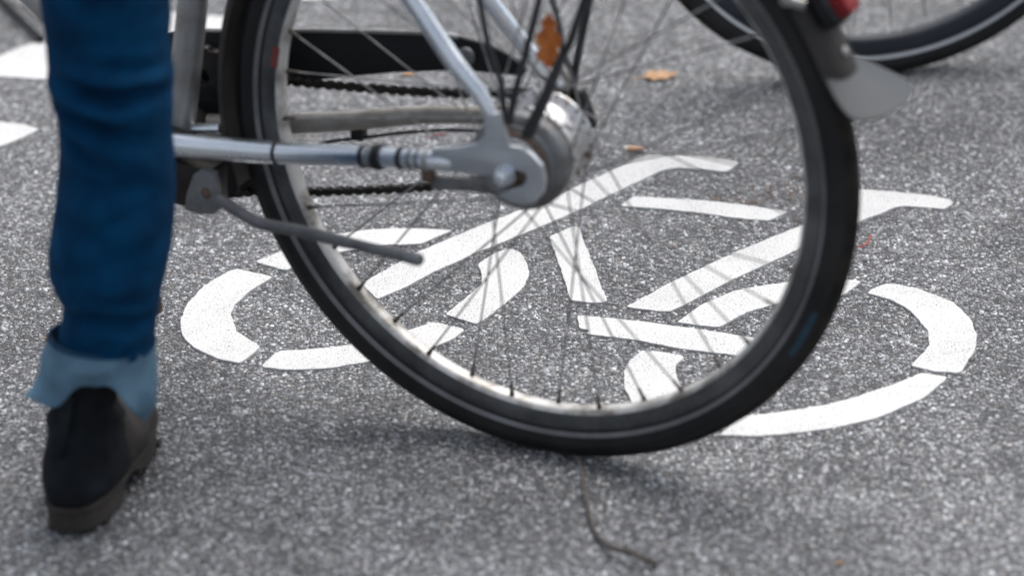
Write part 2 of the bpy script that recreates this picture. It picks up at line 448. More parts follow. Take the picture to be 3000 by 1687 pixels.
sym = empty('bicycle_symbol', (0.14, 3.77, 0))
inv = Vector((0.14, 3.77, 0))
tag(sym, 'large white painted bicycle symbol on the asphalt behind the rear wheel', 'road marking')
STROKES = [
 [(-0.3267, 3.8941), (-0.2816, 3.8684), (-0.3053, 3.8330), (-0.3215, 3.7931), (-0.3248, 3.7647), (-0.3156, 3.7175), (-0.2849, 3.6733), (-0.2946, 3.6537), (-0.3067, 3.6318), (-0.3321, 3.6453), (-0.3595, 3.6734), (-0.3774, 3.7098), (-0.3825, 3.7509), (-0.3774, 3.7982), (-0.3614, 3.8460), (-0.3371, 3.8855)],
 [(-0.3064, 3.9144), (-0.2734, 3.9456), (-0.2404, 3.9782), (-0.2072, 3.9935), (-0.1731, 4.0046), (-0.1388, 4.0074), (-0.1067, 4.0050), (-0.0702, 3.9993), (-0.0927, 3.9763), (-0.1085, 3.9583), (-0.1491, 3.9579), (-0.1829, 3.9480), (-0.2096, 3.9368), (-0.2357, 3.9176), (-0.2531, 3.8981), (-0.2692, 3.8868)],
 [(-0.2820, 3.6211), (-0.2736, 3.6431), (-0.2651, 3.6625), (-0.2374, 3.6642), (-0.2056, 3.6702), (-0.1803, 3.6756), (-0.1426, 3.6961), (-0.1150, 3.7153), (-0.0895, 3.7338), (-0.0538, 3.7120), (-0.0676, 3.6877), (-0.0898, 3.6657), (-0.1241, 3.6463), (-0.1601, 3.6316), (-0.2039, 3.6155), (-0.2350, 3.6122), (-0.2606, 3.6141)],
 [(-0.1772, 3.8445), (-0.1146, 3.9319), (-0.0403, 4.0086), (0.0099, 4.0565), (0.0625, 4.1063), (0.0996, 4.1490), (0.1581, 4.2133), (0.1720, 4.2265), (0.1874, 4.2304), (0.2439, 4.2222), (0.2906, 4.1995), (0.2720, 4.1708), (0.2416, 4.1812), (0.2114, 4.1870), (0.1992, 4.1841), (0.1872, 4.1756), (0.1785, 4.1636), (0.1406, 4.1217), (0.0691, 4.0390), (0.0009, 3.9703), (-0.0402, 3.9319), (-0.0914, 3.8756), (-0.1240, 3.8336), (-0.1563, 3.8000)],
 [(-0.0776, 3.7540), (-0.0546, 3.7969), (-0.0364, 3.8350), (-0.0348, 3.8624), (-0.0397, 3.8965), (-0.0189, 3.9290), (-0.0001, 3.9415), (0.0109, 3.9288), (0.0171, 3.8982), (0.0212, 3.8691), (0.0136, 3.8271), (-0.0062, 3.7854), (-0.0241, 3.7529), (-0.0406, 3.7254)],
 [(0.0463, 3.9747), (0.0767, 4.0058), (0.0832, 4.0003), (0.0875, 3.9554), (0.0978, 3.8819), (0.1104, 3.7808), (0.0898, 3.7797), (0.0679, 3.7882), (0.0581, 3.8776)],
 [(0.1344, 4.0663), (0.1524, 4.0960), (0.2360, 4.0793), (0.2872, 4.0631), (0.3391, 4.0384), (0.3138, 4.0118), (0.2721, 4.0231), (0.2338, 4.0396), (0.1819, 4.0557)],
 [(0.1309, 3.7666), (0.1827, 3.8301), (0.2702, 3.9213), (0.3596, 4.0025), (0.3912, 4.0512), (0.4094, 4.0905), (0.4213, 4.1043), (0.4350, 4.1059), (0.4760, 4.0965), (0.5156, 4.0839), (0.5422, 4.0697), (0.5445, 4.0577), (0.5306, 4.0389), (0.5112, 4.0451), (0.4833, 4.0505), (0.4708, 4.0468), (0.4487, 4.0263), (0.4256, 4.0071), (0.3881, 3.9689), (0.3510, 3.9323), (0.2623, 3.8426), (0.1981, 3.7697), (0.1807, 3.7514), (0.1569, 3.7571)],
 [(0.1875, 3.7221), (0.2190, 3.7689), (0.2601, 3.8076), (0.2953, 3.8217), (0.3270, 3.8292), (0.3602, 3.8338), (0.3903, 3.8345), (0.4096, 3.8279), (0.3854, 3.7900), (0.3680, 3.7859), (0.3399, 3.7813), (0.3095, 3.7710), (0.2691, 3.7461), (0.2493, 3.7234), (0.2357, 3.7063), (0.2135, 3.7127)],
 [(0.0752, 3.7461), (0.1397, 3.7286), (0.2152, 3.7015), (0.2771, 3.6743), (0.3242, 3.6588), (0.2997, 3.6149), (0.2515, 3.6310), (0.1871, 3.6515), (0.1377, 3.6770), (0.1025, 3.6884), (0.0825, 3.6947), (0.0875, 3.7046), (0.0759, 3.7097)],
 [(0.1455, 3.6485), (0.1675, 3.6432), (0.1901, 3.6334), (0.1891, 3.6218), (0.1800, 3.6079), (0.1805, 3.5789), (0.1846, 3.5475), (0.1917, 3.5165), (0.2017, 3.4950), (0.1890, 3.4662), (0.1756, 3.4543), (0.1525, 3.4717), (0.1369, 3.4974), (0.1270, 3.5214), (0.1220, 3.5585), (0.1232, 3.5924), (0.1307, 3.6213)],
 [(0.2187, 3.4331), (0.2325, 3.4547), (0.2513, 3.4781), (0.2813, 3.4845), (0.3169, 3.4941), (0.3406, 3.5024), (0.3707, 3.5183), (0.3946, 3.5345), (0.4188, 3.5508), (0.4526, 3.5782), (0.4800, 3.5667), (0.4506, 3.5195), (0.4200, 3.4911), (0.3887, 3.4663), (0.3533, 3.4503), (0.3220, 3.4399), (0.2896, 3.4329), (0.2576, 3.4292)],
 [(0.4119, 3.7938), (0.4218, 3.8089), (0.4377, 3.8209), (0.4543, 3.8153), (0.4731, 3.8049), (0.5099, 3.7640), (0.5229, 3.7192), (0.5251, 3.6711), (0.5160, 3.6289), (0.4944, 3.5766), (0.4663, 3.5820), (0.4414, 3.5962), (0.4609, 3.6319), (0.4689, 3.6551), (0.4713, 3.6869), (0.4608, 3.7329), (0.4518, 3.7549), (0.4378, 3.7755)],
]
for s in STROKES:
    painted('painted_stroke', [(x - inv.x, y - inv.y) for x, y in s], sym)

ALL_PAINT = [list(s) for s in STROKES]
def marking(pts, label):
    ALL_PAINT.append(list(pts))
    cx = sum(p[0] for p in pts) / len(pts); cy = sum(p[1] for p in pts) / len(pts)
    o = painted('painted_marking', [(x - cx, y - cy) for x, y in pts])
    o.location = (cx, cy, 0)
    tag(o, label, 'road marking')
marking([(-0.7553, 4.5633), (-0.6989, 4.6320), (-0.6777, 4.6592), (-0.6576, 4.6813), (-0.6436, 4.6834), (-0.6252, 4.6662), (-0.6082, 4.6184), (-0.5947, 4.5352), (-0.6324, 4.5382), (-0.6643, 4.5461), (-0.7553, 4.5633)], 'white painted patch with slanted top edge, farther of two beside the jeans leg')
marking([(-0.7329, 4.3982), (-0.6681, 4.3831), (-0.6361, 4.3731), (-0.6129, 4.3540), (-0.6307, 4.3272), (-0.6576, 4.2976), (-0.7106, 4.2337)], 'white painted wedge tapering to a point, nearer of two beside the jeans leg')
marking([(-0.5068, 4.8023), (-0.4279, 4.7815), (-0.3790, 4.7721), (-0.3495, 4.7608), (-0.3560, 4.7082), (-0.4276, 4.7116), (-0.5036, 4.7083)], 'short white painted bar seen behind the grey seat tube')
marking([(-0.3100, 4.9359), (-0.2354, 4.9322), (-0.2444, 4.8413), (-0.2956, 4.8409)], 'white painted patch cut by the top edge above the chain guard')

# stones of the asphalt standing proud of the bitumen, none where the paint has buried them
def in_poly(px, py, poly):
    c = np.zeros(len(px), bool)
    for (x0, y0), (x1, y1) in zip(poly, poly[1:] + poly[:1]):
        if y0 == y1: continue
        c ^= ((y0 > py) != (y1 > py)) & (px < (x1 - x0) * (py - y0) / (y1 - y0) + x0)
    return c
def aggregate(n, seed):
    g = np.random.default_rng(seed)
    y = 2.95 + 2.35 * g.random(n) ** 1.12
    x = (g.random(n) * 2 - 1) * (.62 + .16 * (y - 2.95) * 1.5)
    keep = np.ones(n, bool)
    for poly in ALL_PAINT: keep &= ~in_poly(x, y, poly)
    x, y = x[keep], y[keep]; n = len(x)
    R0 = .0011 + .0016 * g.random(n) ** 1.6 + .0012 * (g.random(n) > .93)
    h = R0 * (.22 + .38 * g.random(n))
    K = 6
    a = np.arange(K)[None] * 2 * np.pi / K + g.random((n, 1)) * 6.3 + (g.random((n, K)) - .5) * .5
    st = .75 + .5 * g.random((n, 1)); ori = g.random((n, 1)) * 3.14
    def ring(sc, z, jit):
        r = R0[:, None] * sc * (1 + jit * (g.random((n, K)) - .5))
        ax = r * np.cos(a) * st; ay = r * np.sin(a) / st
        return np.stack([x[:, None] + ax * np.cos(ori) - ay * np.sin(ori), y[:, None] + ax * np.sin(ori) + ay * np.cos(ori), z], -1)
    tx = (g.random((n, 1)) - .5) * .8
    z1 = h[:, None] * (1 + tx * np.cos(a) + (g.random((n, 1)) - .5) * .8 * np.sin(a))
    V = np.concatenate([ring(1.0, np.full((n, K), -.0004), .35), ring(.66, np.maximum(z1, .00015), .3)], 1)   # n, 12, 3
    base = np.arange(n)[:, None] * 12
    i = np.arange(K); j = (i + 1) % K
    quads = np.stack([i, j, j + K, i + K], -1).reshape(-1)
    loops = np.concatenate([base + quads[None], base + (i + K)[None]], 1).astype(np.int32)     # 24 + 6
    me = bpy.data.meshes.new('aggregate')
    me.vertices.add(n * 12); me.vertices.foreach_set('co', V.astype(np.float32).reshape(-1))
    me.loops.add(n * 30); me.loops.foreach_set('vertex_index', loops.reshape(-1))
    me.polygons.add(n * 7)
    st_ = (np.arange(n)[:, None] * 30 + np.array([0, 4, 8, 12, 16, 20, 24])[None]).astype(np.int32)
    me.polygons.foreach_set('loop_start', st_.reshape(-1))
    me.update(calc_edges=True)
    me.materials.append(M_CHIP)
    o = bpy.data.objects.new('aggregate', me); COL.objects.link(o); o.parent = bpy.data.objects['asphalt_road']
    o['kind'] = 'stuff'
    return o
aggregate(125000, 3)

# ---------------------------------------------------------------- bicycle (local frame: F forward, U up, S to its right-hand side)
WC, WF, WU, WS = (Vector(x) for x in [[0.027931, 3.402956, 0.349757], [-0.896572, 0.442898, 0.0], [-0.016977, -0.034366, 0.999265], [0.442573, 0.895913, 0.038331]])
def make_frame(C, F, U, S):
    M = Matrix(((F.x, S.x, U.x, C.x), (F.y, S.y, U.y, C.y), (F.z, S.z, U.z, C.z), (0, 0, 0, 1)))
    return M
# object-local axes: X = forward, Y = across (far side positive), Z = up, origin at the rear hub
def bike_frame(a, s, u): return (a, s, u)

bike = empty('city_bicycle')
bike.matrix_world = make_frame(WC, WF, WU, WS)
tag(bike, 'silver city bicycle standing over the painted symbol, seen from its rear wheel', 'bicycle')

RT, RC = .0195, .3305
def wheel_parts(parent, tyre_m, tread_m, stripe_m, rim_m, side_m, spokes=36, flange=(.030, .047), spoke_off=.3):
    # tyre: sidewalls and tread blocks are modelled as rings and shallow grooves
    w = empty('rear_wheel' if parent is bike else 'front_wheel', parent=parent)
    prof = []
    for k in range(0, 41):
        a = math.radians(-138 + 276 * k / 40)      # 0 = outermost
        r = RT
        d = abs(math.degrees(a))
        if 92 < d < 98: r -= .0007                 # moulded line in the sidewall
        if 50 < d < 56: r -= .0006
        prof.append((r * math.sin(a), RC + r * math.cos(a)))
    prof += [(.0095, RC - RT * .74), (-.0095, RC - RT * .74)]
    mb = MB(); mb.lathe(prof, (0, 0, 0), (0, 1, 0), n=180, closed=True)
    tyre = mb.build('tyre', tyre_m, w, ang=60)
    # tread: rows of low blocks
    tb = MB()
    nb = 150
    for row, (a0, a1) in enumerate(((-46, -30), (-24, -8), (-5, 5), (8, 24), (30, 46))):
        for k in range(nb):
            t0 = 2 * math.pi * (k + (.5 if row % 2 else 0)) / nb; t1 = t0 + 2 * math.pi / nb * .80
            vs = []
            for rr in (RT - .001, RT + .0012):
                for t, a in ((t0, a0), (t1, a0), (t1, a1), (t0, a1)):
                    a = math.radians(a); t2 = t + .35 * (abs(a))
                    R = RC + rr * math.cos(a)
                    vs.append((R * math.cos(t2), rr * math.sin(a), R * math.sin(t2)))
            tb.add(vs, [(4, 5, 6, 7), (0, 1, 5, 4), (1, 2, 6, 5), (2, 3, 7, 6), (3, 0, 4, 7)])
    tr = tb.build('tread', tread_m, tyre, smooth=False); tr['kind'] = 'stuff'
    for sgn in (-1, 1):
        a0 = math.radians(113); a1 = math.radians(128)
        pr = [(sgn * (RT + .0004) * math.sin(a), RC + (RT + .0004) * math.cos(a)) for a in (a0, (a0 + a1) / 2, a1)]
        pr2 = [(sgn * (RT - .001) * math.sin(a), RC + (RT - .001) * math.cos(a)) for a in (a1, a0)]
        mb = MB(); mb.lathe(pr + pr2, (0, 0, 0), (0, 1, 0), n=160, closed=True)
        mb.build('sidewall_stripe', stripe_m, tyre)
    # rim: box section, inner face a little domed, braking sides separate
    ro, ri = RC - RT * .56, .2945
    pr = [(-.0118, ro), (-.0122, ro - .012), (-.0105, ri + .0035), (-.0060, ri + .0008), (0, ri), (.0060, ri + .0008), (.0105, ri + .0035), (.0122, ro - .012), (.0118, ro), (.0085, ro), (.0085, ro - .005), (-.0085, ro - .005), (-.0085, ro)]
    mb = MB(); mb.lathe(pr, (0, 0, 0), (0, 1, 0), n=180, closed=True)
    rim = mb.build('rim', rim_m, w, ang=50)
    for sgn in (-1, 1):
        pr = [(sgn * .0122, ro + .0008), (sgn * .0129, ro - .002), (sgn * .0131, ro - .012), (sgn * .0112, ri + .0055), (sgn * .0100, ri + .0058), (sgn * .0110, ro - .010)]
        mb = MB(); mb.lathe(pr, (0, 0, 0), (0, 1, 0), n=160, closed=True)
        mb.build('brake_surface', side_m, rim)
    # spokes and nipples
    nip_me = sp_objs = None
    for k in range(spokes):
        side = 1 if k % 2 else -1
        lead = 1 if (k // 2) % 2 else -1
        t = 2 * math.pi * k / spokes + spoke_off
        th = t + lead * 2 * math.pi * 3 / (spokes / 2) * .92
        fr, fs = flange[1], flange[0]
        A = Vector((fr * math.cos(th), side * fs, fr * math.sin(th)))
        Bq = Vector((ri * math.cos(t), side * .0035, ri * math.sin(t)))
        d = (A - Bq).normalized()
        mb = MB(); mb.tube([A, Bq + d * .010], .00105, n=6)
        s_ = mb.build('spoke', M_SPOKE, w)
        if parent is not bike: continue
        mb = MB(); mb.tube([Bq - d * .001, Bq + d * .003, Bq + d * .0035, Bq + d * .014], [.0028, .0028, .0020, .0016], n=8)
        mb.build('nipple', M_NIPPLE, s_)
    return w, tyre, rim

rw, rtyre, rrim = wheel_parts(bike, M_TYRE, M_TREAD, M_STRIPE, M_RIM, M_RIM_SIDE, flange=(.028, .049))

# prints on the rear tyre and rim
def band_patch(name, ang0, ang1, r0, r1, s0, s1, m, parent, n=14):
    mb = MB(); rings = []
    for k in range(n + 1):
        t = math.radians(ang0 + (ang1 - ang0) * k / n)
        rings.append([(r * math.cos(t), s, r * math.sin(t)) for r, s in ((r0, s0), (r1, s1), (r1 - .0004, s1 + .0012), (r0 - .0004, s0 + .0012))])
    mb.loft(rings)
    return mb.build(name, m, parent)
def on_tyre(a): a = math.radians(a); return (RC + (RT + .0006) * math.cos(a), -(RT + .0006) * math.sin(a))
p0, p1 = on_tyre(84), on_tyre(66)
band_patch('blue_print', 201.2, 211.6, p0[0], p1[0], p0[1], p1[1], M_BLUE, rtyre)
band_patch('red_sticker', 8.8, 13.4, .2985, .3055, -.0122, -.0132, M_REDSTICK, rrim, n=6)

# hub with brake drum
hub = MB()
hub.lathe([(-.0215, .040), (-.0205, .049), (-.0195, .0515), (-.016, .0515), (-.0150, .046), (-.010, .043), (.0, .0415), (.012, .042), (.020, .044), (.0235, .051), (.0275, .0520), (.0290, .049), (.0300, .040)], (0, 0, 0), (0, 1, 0), n=72)
hubo = hub.build('hub', M_HUB, rw, ang=50)
mb = MB()
for k in range(24):
    t = 2 * math.pi * k / 24
    for s_, r_o in ((-.0185, .0495), (.0255, .0500)):
        mb.tube([(r_o * math.cos(t), s_ - .0035, r_o * math.sin(t)), (r_o * math.cos(t), s_ + .0035, r_o * math.sin(t))], .0016, n=6)
mb.build('spoke_heads', M_RUST, hubo)['kind'] = 'stuff'
mb = MB()
mb.lathe([(-.0225, .044), (-.0235, .0510), (-.0275, .0530), (-.0400, .0530), (-.0435, .0515), (-.0450, .0490), (-.0458, .0480), (-.0470, .0430), (-.0500, .0420), (-.0510, .040)], (0, 0, 0), (0, 1, 0), n=72)
drum = mb.build('brake_drum', M_DRUM, rw, ang=40)
mb = MB(); mb.lathe([(-.0515, .0380), (-.0520, .0375), (-.0560, .0375), (-.0565, .0350)], (0, 0, 0), (0, 1, 0), n=64); mb.build('rust_ring', M_RUST, drum)
mb = MB(); mb.lathe([(-.0566, .0345), (-.0570, .0335), (-.0610, .0330), (-.0625, .0300)], (0, 0, 0), (0, 1, 0), n=64); mb.build('brake_cap', M_CAP, drum, ang=30)
mb = MB(); mb.lathe([(-.0610, .0170), (-.0635, .0170), (-.0650, .0150), (-.0655, .010)], (0, 0, 0), (0, 1, 0), n=36); mb.build('slot_shade_disc', M_RUST, drum)  # added dark rusty disc, painting the shade inside the drop-out slot
# sprocket on the far side
mb = MB()
nT = 18
out = []
for k in range(nT * 4):
    t = 2 * math.pi * k / (nT * 4); r = (.037, .0395, .0395, .037)[k % 4]
    out.append((r * math.cos(t), r * math.sin(t)))
plate('sprocket', out, [], .003, lambda a, b, c: (a, .046 + c, b), M_CHAIN, rw)
mb = MB(); mb.lathe([(.031, .044), (.034, .046), (.036, .030), (.044, .026), (.056, .018), (.058, .010)], (0, 0, 0), (0, 1, 0), n=48); mb.build('hub_shell_cap', M_DRUM, rw)
mb = MB(); mb.tube([(0, -.088, 0), (0, .086, 0)], .0048, n=16); axle = mb.build('axle', M_RUST, rw)
def nut(s, sg):
    mb = MB()
    mb.lathe([(0, .0105), (sg * .0012, .0112), (sg * .0020, .0112), (sg * .0021, .0088)], (0, s, 0), (0, 1, 0), n=24)
    mb.lathe([(sg * .0021, .0096), (sg * .0085, .0096), (sg * .0100, .0082), (sg * .0150, .0078), (sg * .0175, .0060), (sg * .0185, .003)], (0, s, 0), (0, 1, 0), n=20)
    return mb.build('axle_nut', M_ALU, axle, ang=30)
nut(-.0720, -1); nut(.0700, 1)

# frame ---------------------------------------------------------
SN = -.0662
def plane(s): return lambda a, b, c: (a, s + c, b)
frame_e = empty('frame', parent=bike)
def fpath(pts, s): return [(a, s_, u) for (a, u), s_ in zip(pts, s)]
# near chain stay
near = [(.415, -.036, -.052), (.345, -.047, -.040), (.274, -.055, -.0295), (.18, -.0600, -.0155), (.105, -.0650, -.0045), (.055, -.0662, .0005)]
near = smooth_path(near, 5)
k = len(near)
mb = MB(); mb.tube(near, [.0130 - .0028 * (i / (k - 1)) for i in range(k - 3)] + [.0098, .0080, .0040], n=24); mb.build('chain_stay', M_ALU, frame_e)
far = smooth_path([(.415, .036, -.058), (.345, .046, -.050), (.25, .055, -.034), (.15, .061, -.013), (.05, .0662, -.002)], 5)
k = len(far)
mb = MB(); mb.tube(far, [.0125 - .0035 * (i / (k - 1)) for i in range(k)], n=20); mb.build('chain_stay', M_ALU_FAR, frame_e)
# cross bridge between the stays, behind the seat tube
bb_ = [(0.4200, -0.0490), (0.3760, -0.0410)]
mb = MB(); mb.tube([(bb_[0][0], 0, bb_[0][1]), (bb_[1][0], 0, bb_[1][1])], .0062, n=16); mb.build('stay_bridge', M_ALU, frame_e)
# seat stays
mb = MB(); mb.tube([(.012, -.0665, .050), (.030, -.0640, .078), (.060, -.059, .106), (.112, -.050, .166), (.30, -.026, .42), (.34, -.018, .48)], [.0050, .0090, .0098, .0098, .0095, .0095], n=20); mb.build('seat_stay', M_ALU, frame_e)
mb = MB(); mb.tube([(.002, .0662, .036), (.020, .062, .056), (.075, .047, .135), (.30, .026, .42), (.34, .018, .48)], [.0050, .0088, .0095, .0095, .0095], n=20); mb.build('seat_stay', M_ALU, frame_e)
# seat tube, bottom bracket, down tube
BBF, BBU = .430, -.060
mb = MB(); mb.tube([(BBF - .002, 0, BBU + .01), (.399, 0, .103), (.300, 0, .55)], .0165, n=28); mb.build('seat_tube', M_ALU_DIRTY, frame_e)
mb = MB(); mb.tube([(.450, -.004, -.035), (.60, -.004, .09), (.98, 0, .40)], .0185, n=24); mb.build('down_tube', M_ALU_DIRTY, frame_e)
mb = MB(); mb.tube([(BBF, -.036, BBU), (BBF, .036, BBU)], .0215, n=28); mb.build('bottom_bracket', M_MUD, frame_e)  # dirty black tone that also paints in the shade around the bracket
# near dropout plate: from the chain stay round to the axle, with its slot
out = [(0.0830, 0.0120), (0.0530, 0.0190), (0.0330, 0.0260), (0.0220, 0.0370), (0.0210, 0.0600), (0.0050, 0.0640), (0.0000, 0.0410), (-0.0040, 0.0300), (-0.0160, 0.0300), (-0.0280, 0.0250), (-0.0390, 0.0140), (-0.0420, -0.0010), (-0.0390, -0.0150), (-0.0300, -0.0260), (-0.0170, -0.0310), (-0.0030, -0.0300), (0.0080, -0.0260), (-0.0040, -0.0180), (-0.0190, -0.0110), (-0.0250, -0.0020), (-0.0220, 0.0050), (-0.0080, 0.0070), (0.0050, 0.0040), (0.0190, -0.0040), (0.0340, -0.0070), (0.0580, -0.0070), (0.0840, -0.0100)]
plate('dropout', out, [], .0050, plane(-.0690), M_DROP, frame_e, bevel=.0012)
plate('dropout', [(.075, .006), (.03, .012), (.012, .040), (-.004, .042), (-.006, .016), (-.018, .006), (-.020, -.012), (-.004, -.020), (.03, -.012), (.075, -.012)], [], .005, plane(.0672), M_ALU_FAR, frame_e, bevel=.001)
mb = MB()   # dark brown block added as the shade in the slot behind the seat stay
mb.box((.006, -.0640, .040), (.0060, 0, 0), (0, .0035, 0), (0, 0, .020)); mb.build('stay_slot_shade', M_RUST, frame_e, bevel=.0015)

# bands and clips on the near stay
def along(path, a):
    for i in range(len(path) - 1):
        if path[i].x >= a >= path[i + 1].x:
            t = (path[i].x - a) / (path[i].x - path[i + 1].x)
            return path[i].lerp(path[i + 1], t), (path[i + 1] - path[i]).normalized(), i + t
def band(a, w, dr, m, name='cable_band'):
    q, d, it = along(near, a)
    r = .0130 - .0028 * it / (len(near) - 1)
    mb = MB(); mb.lathe([(-w / 2, r), (-w / 2, r + dr * .8), (-w / 4, r + dr), (w / 4, r + dr), (w / 2, r + dr * .8), (w / 2, r)], q, d, n=28)
    return mb.build(name, m, frame_e)
band(.274, .0035, .0012, M_BLACK, 'cable_tie')
for a, w, dr, m in ((.168, .0045, .0013, M_BLACK), (.160, .0040, .0016, M_DRUM), (.150, .0100, .0026, M_BLACK), (.122, .0045, .0016, M_BLACK), (.110, .0035, .0010, M_DRUM), (.101, .0035, .0010, M_DRUM), (.091, .0050, .0014, M_ALU_DIRTY)):
    band(a, w, dr, m)

# brake reaction arm under the near stay
out = [(0.0900, -0.0230), (0.0480, -0.0190), (0.0220, -0.0140), (0.0090, -0.0200), (0.0020, -0.0360), (0.0170, -0.0310), (0.0480, -0.0320), (0.0910, -0.0370)]
plate('brake_arm', out, [], .004, plane(-.0590), M_DRUM, bike, bevel=.0008)
q, d, it = along(near, .092)
mb = MB(); mb.box(q + Vector((0, 0, -.010)), (.0055, 0, 0), (0, .0075, 0), (0, 0, .013)); mb.build('arm_clamp', M_RUST, bike, bevel=.002)

# kickstand
out = [(0.3960, -0.1170), (0.3920, -0.1000), (0.3820, -0.0760), (0.3710, -0.0680), (0.3580, -0.0700), (0.3550, -0.0860), (0.3550, -0.1100), (0.3620, -0.1160), (0.3790, -0.1190)]
ks = empty('kickstand', parent=bike)
plate('mount_plate', out, [], .006, plane(-.048), mat('worn_grey_plate', (.16, .165, .17), (.24, .245, .25), rough=.6, metal=.2, scale=40), ks, bevel=.0015)
mb = MB(); mb.lathe([(-.004, .0070), (-.007, .0065), (-.0085, .004)], (.368, -.0455, -.0935), (0, 1, 0), n=20); mb.build('bolt', M_RUST, ks)
mb = MB(); mb.box((.395, -.022, -.096), (.024, 0, .002), (0, .018, 0), (0, 0, .026), taper=1.1); mb.build('mount_block', M_MUD, ks, bevel=.003)
kp = [(0.3470, -0.0920)] + [(0.3210, -0.1010)] + [(0.2890, -0.1050)] + [(0.2480, -0.1000)] + [(0.2040, -0.0980)] + [(0.1430, -0.0970)] + [(0.0940, -0.0950)]
kpp = smooth_path([(a, s_, u) for (a, u), s_ in zip(kp, (-.062, -.066, -.075, -.085, -.092, -.100, -.108))], 5)
mb = MB(); mb.tube(kpp, [.0066] * (len(kpp) - 8) + [.0060] * 8, n=16); mb.build('leg', mat('kickstand_grey', (.11, .115, .12), (.20, .205, .21), rough=.55, metal=.3, scale=30), ks)
e0 = Vector(kpp[-1]); d0 = (Vector(kpp[-1]) - Vector(kpp[-3])).normalized()
mb = MB(); mb.tube([e0 - d0 * .006, e0 + d0 * .002, e0 + d0 * .010, e0 + d0 * .013], [.0064, .0070, .0068, .0050], n=16); mb.build('foot', M_DRUM, ks)

# chain case, chainring, crank, chain
def arc(cx, cy, r, a0, a1, n): return [(cx + r * math.cos(math.radians(a0 + (a1 - a0) * i / n)), cy + r * math.sin(math.radians(a0 + (a1 - a0) * i / n))) for i in range(n + 1)]
def circ(cx, cy, r, n=20): return arc(cx, cy, r, 0, 360 * (n - 1) / n, n - 1)
outl = [(.322, -.004), (.20, .026), (.119, .041), (.075, .044), (.047, .046), (.043, .052), (.050, .061), (.085, .073), (.120, .0765), (.154, .0755), (.28, .060), (.41, .040)] + arc(BBF, BBU, .098, 92, -205, 40)
guard = plate('chain_guard', outl, [], .003, plane(.068), M_BLACK, bike, bevel=.001)
rimp = smooth_path([(.120, .066, .0775), (.154, .066, .0768), (.28, .066, .0613), (.41, .066, .0415), (.44, .066, .039)], 6)
mb = MB(); mb.tube(rimp, .0026, n=10); mb.build('silver_trim', M_ALU_DIRTY, guard)
mb = MB(); mb.lathe([(-.008, .010), (-.0095, .0095), (-.0105, .006)], (.108, .068, .060), (0, 1, 0), n=18); mb.build('screw', M_DRUM, guard)
holes = [circ(BBF + .056 * math.cos(math.radians(a)), BBU + .056 * math.sin(math.radians(a)), .0085, 16) for a in range(20, 380, 40)]
plate('chainring', circ(BBF, BBU, .086, 72), holes, .006, plane(.046), M_BLACK, bike, bevel=.0008)
CE = (.458, -.221)
mb = MB(); mb.tube([(BBF, -.050, BBU), (CE[0], -.072, CE[1])], [.014, .011], n=14, flat=.7); cr = mb.build('crank', M_ALU_DIRTY, bike)
mb = MB(); mb.box((CE[0], -.112, CE[1]), (.041, 0, 0), (0, .034, 0), (0, 0, .010)); mb.build('pedal', M_RUST, cr, bevel=.003)

def chain_run(path, name):
    P = smooth_path(path, 10); mb = MB(); acc = 0; i = 0; step = .00635; pos = []
    d_ = 0
    for a, b in zip(P[:-1], P[1:]):
        L_ = (b - a).length
        while d_ <= L_: pos.append((a.lerp(b, d_ / L_), (b - a).normalized())); d_ += step * 2
        d_ -= L_
    for j, (q, t) in enumerate(pos):
        w_in = .0022 if j % 2 else .0034
        n_ = Vector((0, 1, 0)); up = t.cross(n_).normalized()
        for sg in (-1, 1):
            for (c2, hh, ll) in ((q, .0028, .0074), (q - t * .0055, .0042, .0030), (q + t * .0055, .0042, .0030)):
                mb.box(c2 + n_ * sg * w_in, t * ll, n_ * .0006, up * hh)
        mb.tube([q - t * .00635 - n_ * .0042, q - t * .00635 + n_ * .0042], .0040, n=8)
    return mb.build(name, M_CHAIN, bike, smooth=False)
chain_run([(BBF - .02, .046, .0245), (.36, .046, .012), (.317, .046, .006), (.22, .046, .012), (.12, .046, .022), (.03, .046, .036), (-.01, .046, .0385)], 'chain')
chain_run([(BBF, .046, -.148), (.36, .046, -.132), (.30, .046, -.122), (.22, .046, -.106), (.15, .046, -.090), (.08, .046, -.067), (.02, .046, -.038)], 'chain')

# cables
def cable(pts, r, m=M_BLACK, name='cable', parent=None):
    mb = MB(); mb.tube(smooth_path(pts, 6), r, n=8); return mb.build(name, m, parent or bike)
cab = [(0.3180, -0.0810), (0.2770, -0.0640), (0.2370, -0.0530), (0.1870, -0.0390), (0.1380, -0.0280), (0.0890, -0.0210)]
cable([(a, .058, u) for a, u in cab], .0019)
cl = [(0.2400, -0.0510)][0]
mb = MB(); mb.box((cl[0], .058, cl[1] + .004), (.007, 0, 0), (0, .007, 0), (0, 0, .0075)); mb.build('cable_clip', M_BLACK, bike, bevel=.0015)
cb2 = [(0.1150, -0.0320), (0.0950, -0.0270), (0.0770, -0.0180), (0.0630, -0.0110)]
cable([(a, .030, u) for a, u in cb2], .0028, M_CHAIN)
# brake cable close under the near stay
# tensioner rod on the far drop-out
r0 = [(0.0060, 0.0560), (-0.0300, 0.0120)]
mb = MB(); mb.tube([(r0[0][0], .074, r0[0][1]), (r0[1][0], .074, r0[1][1])], [.0042, .0048], n=12); mb.build('chain_case_stay', M_ALU_FAR, bike)
r0 = [(-0.0220, 0.0410), (-0.0280, 0.0180), (-0.0350, 0.0020)]
mb = MB(); mb.tube([(r0[0][0], .060, r0[0][1]), (r0[1][0], .060, r0[1][1]), (r0[2][0], .060, r0[2][1])], [.0090, .0120, .0080], n=14, flat=.6); mb.build('shift_box', M_BLACK, bike)

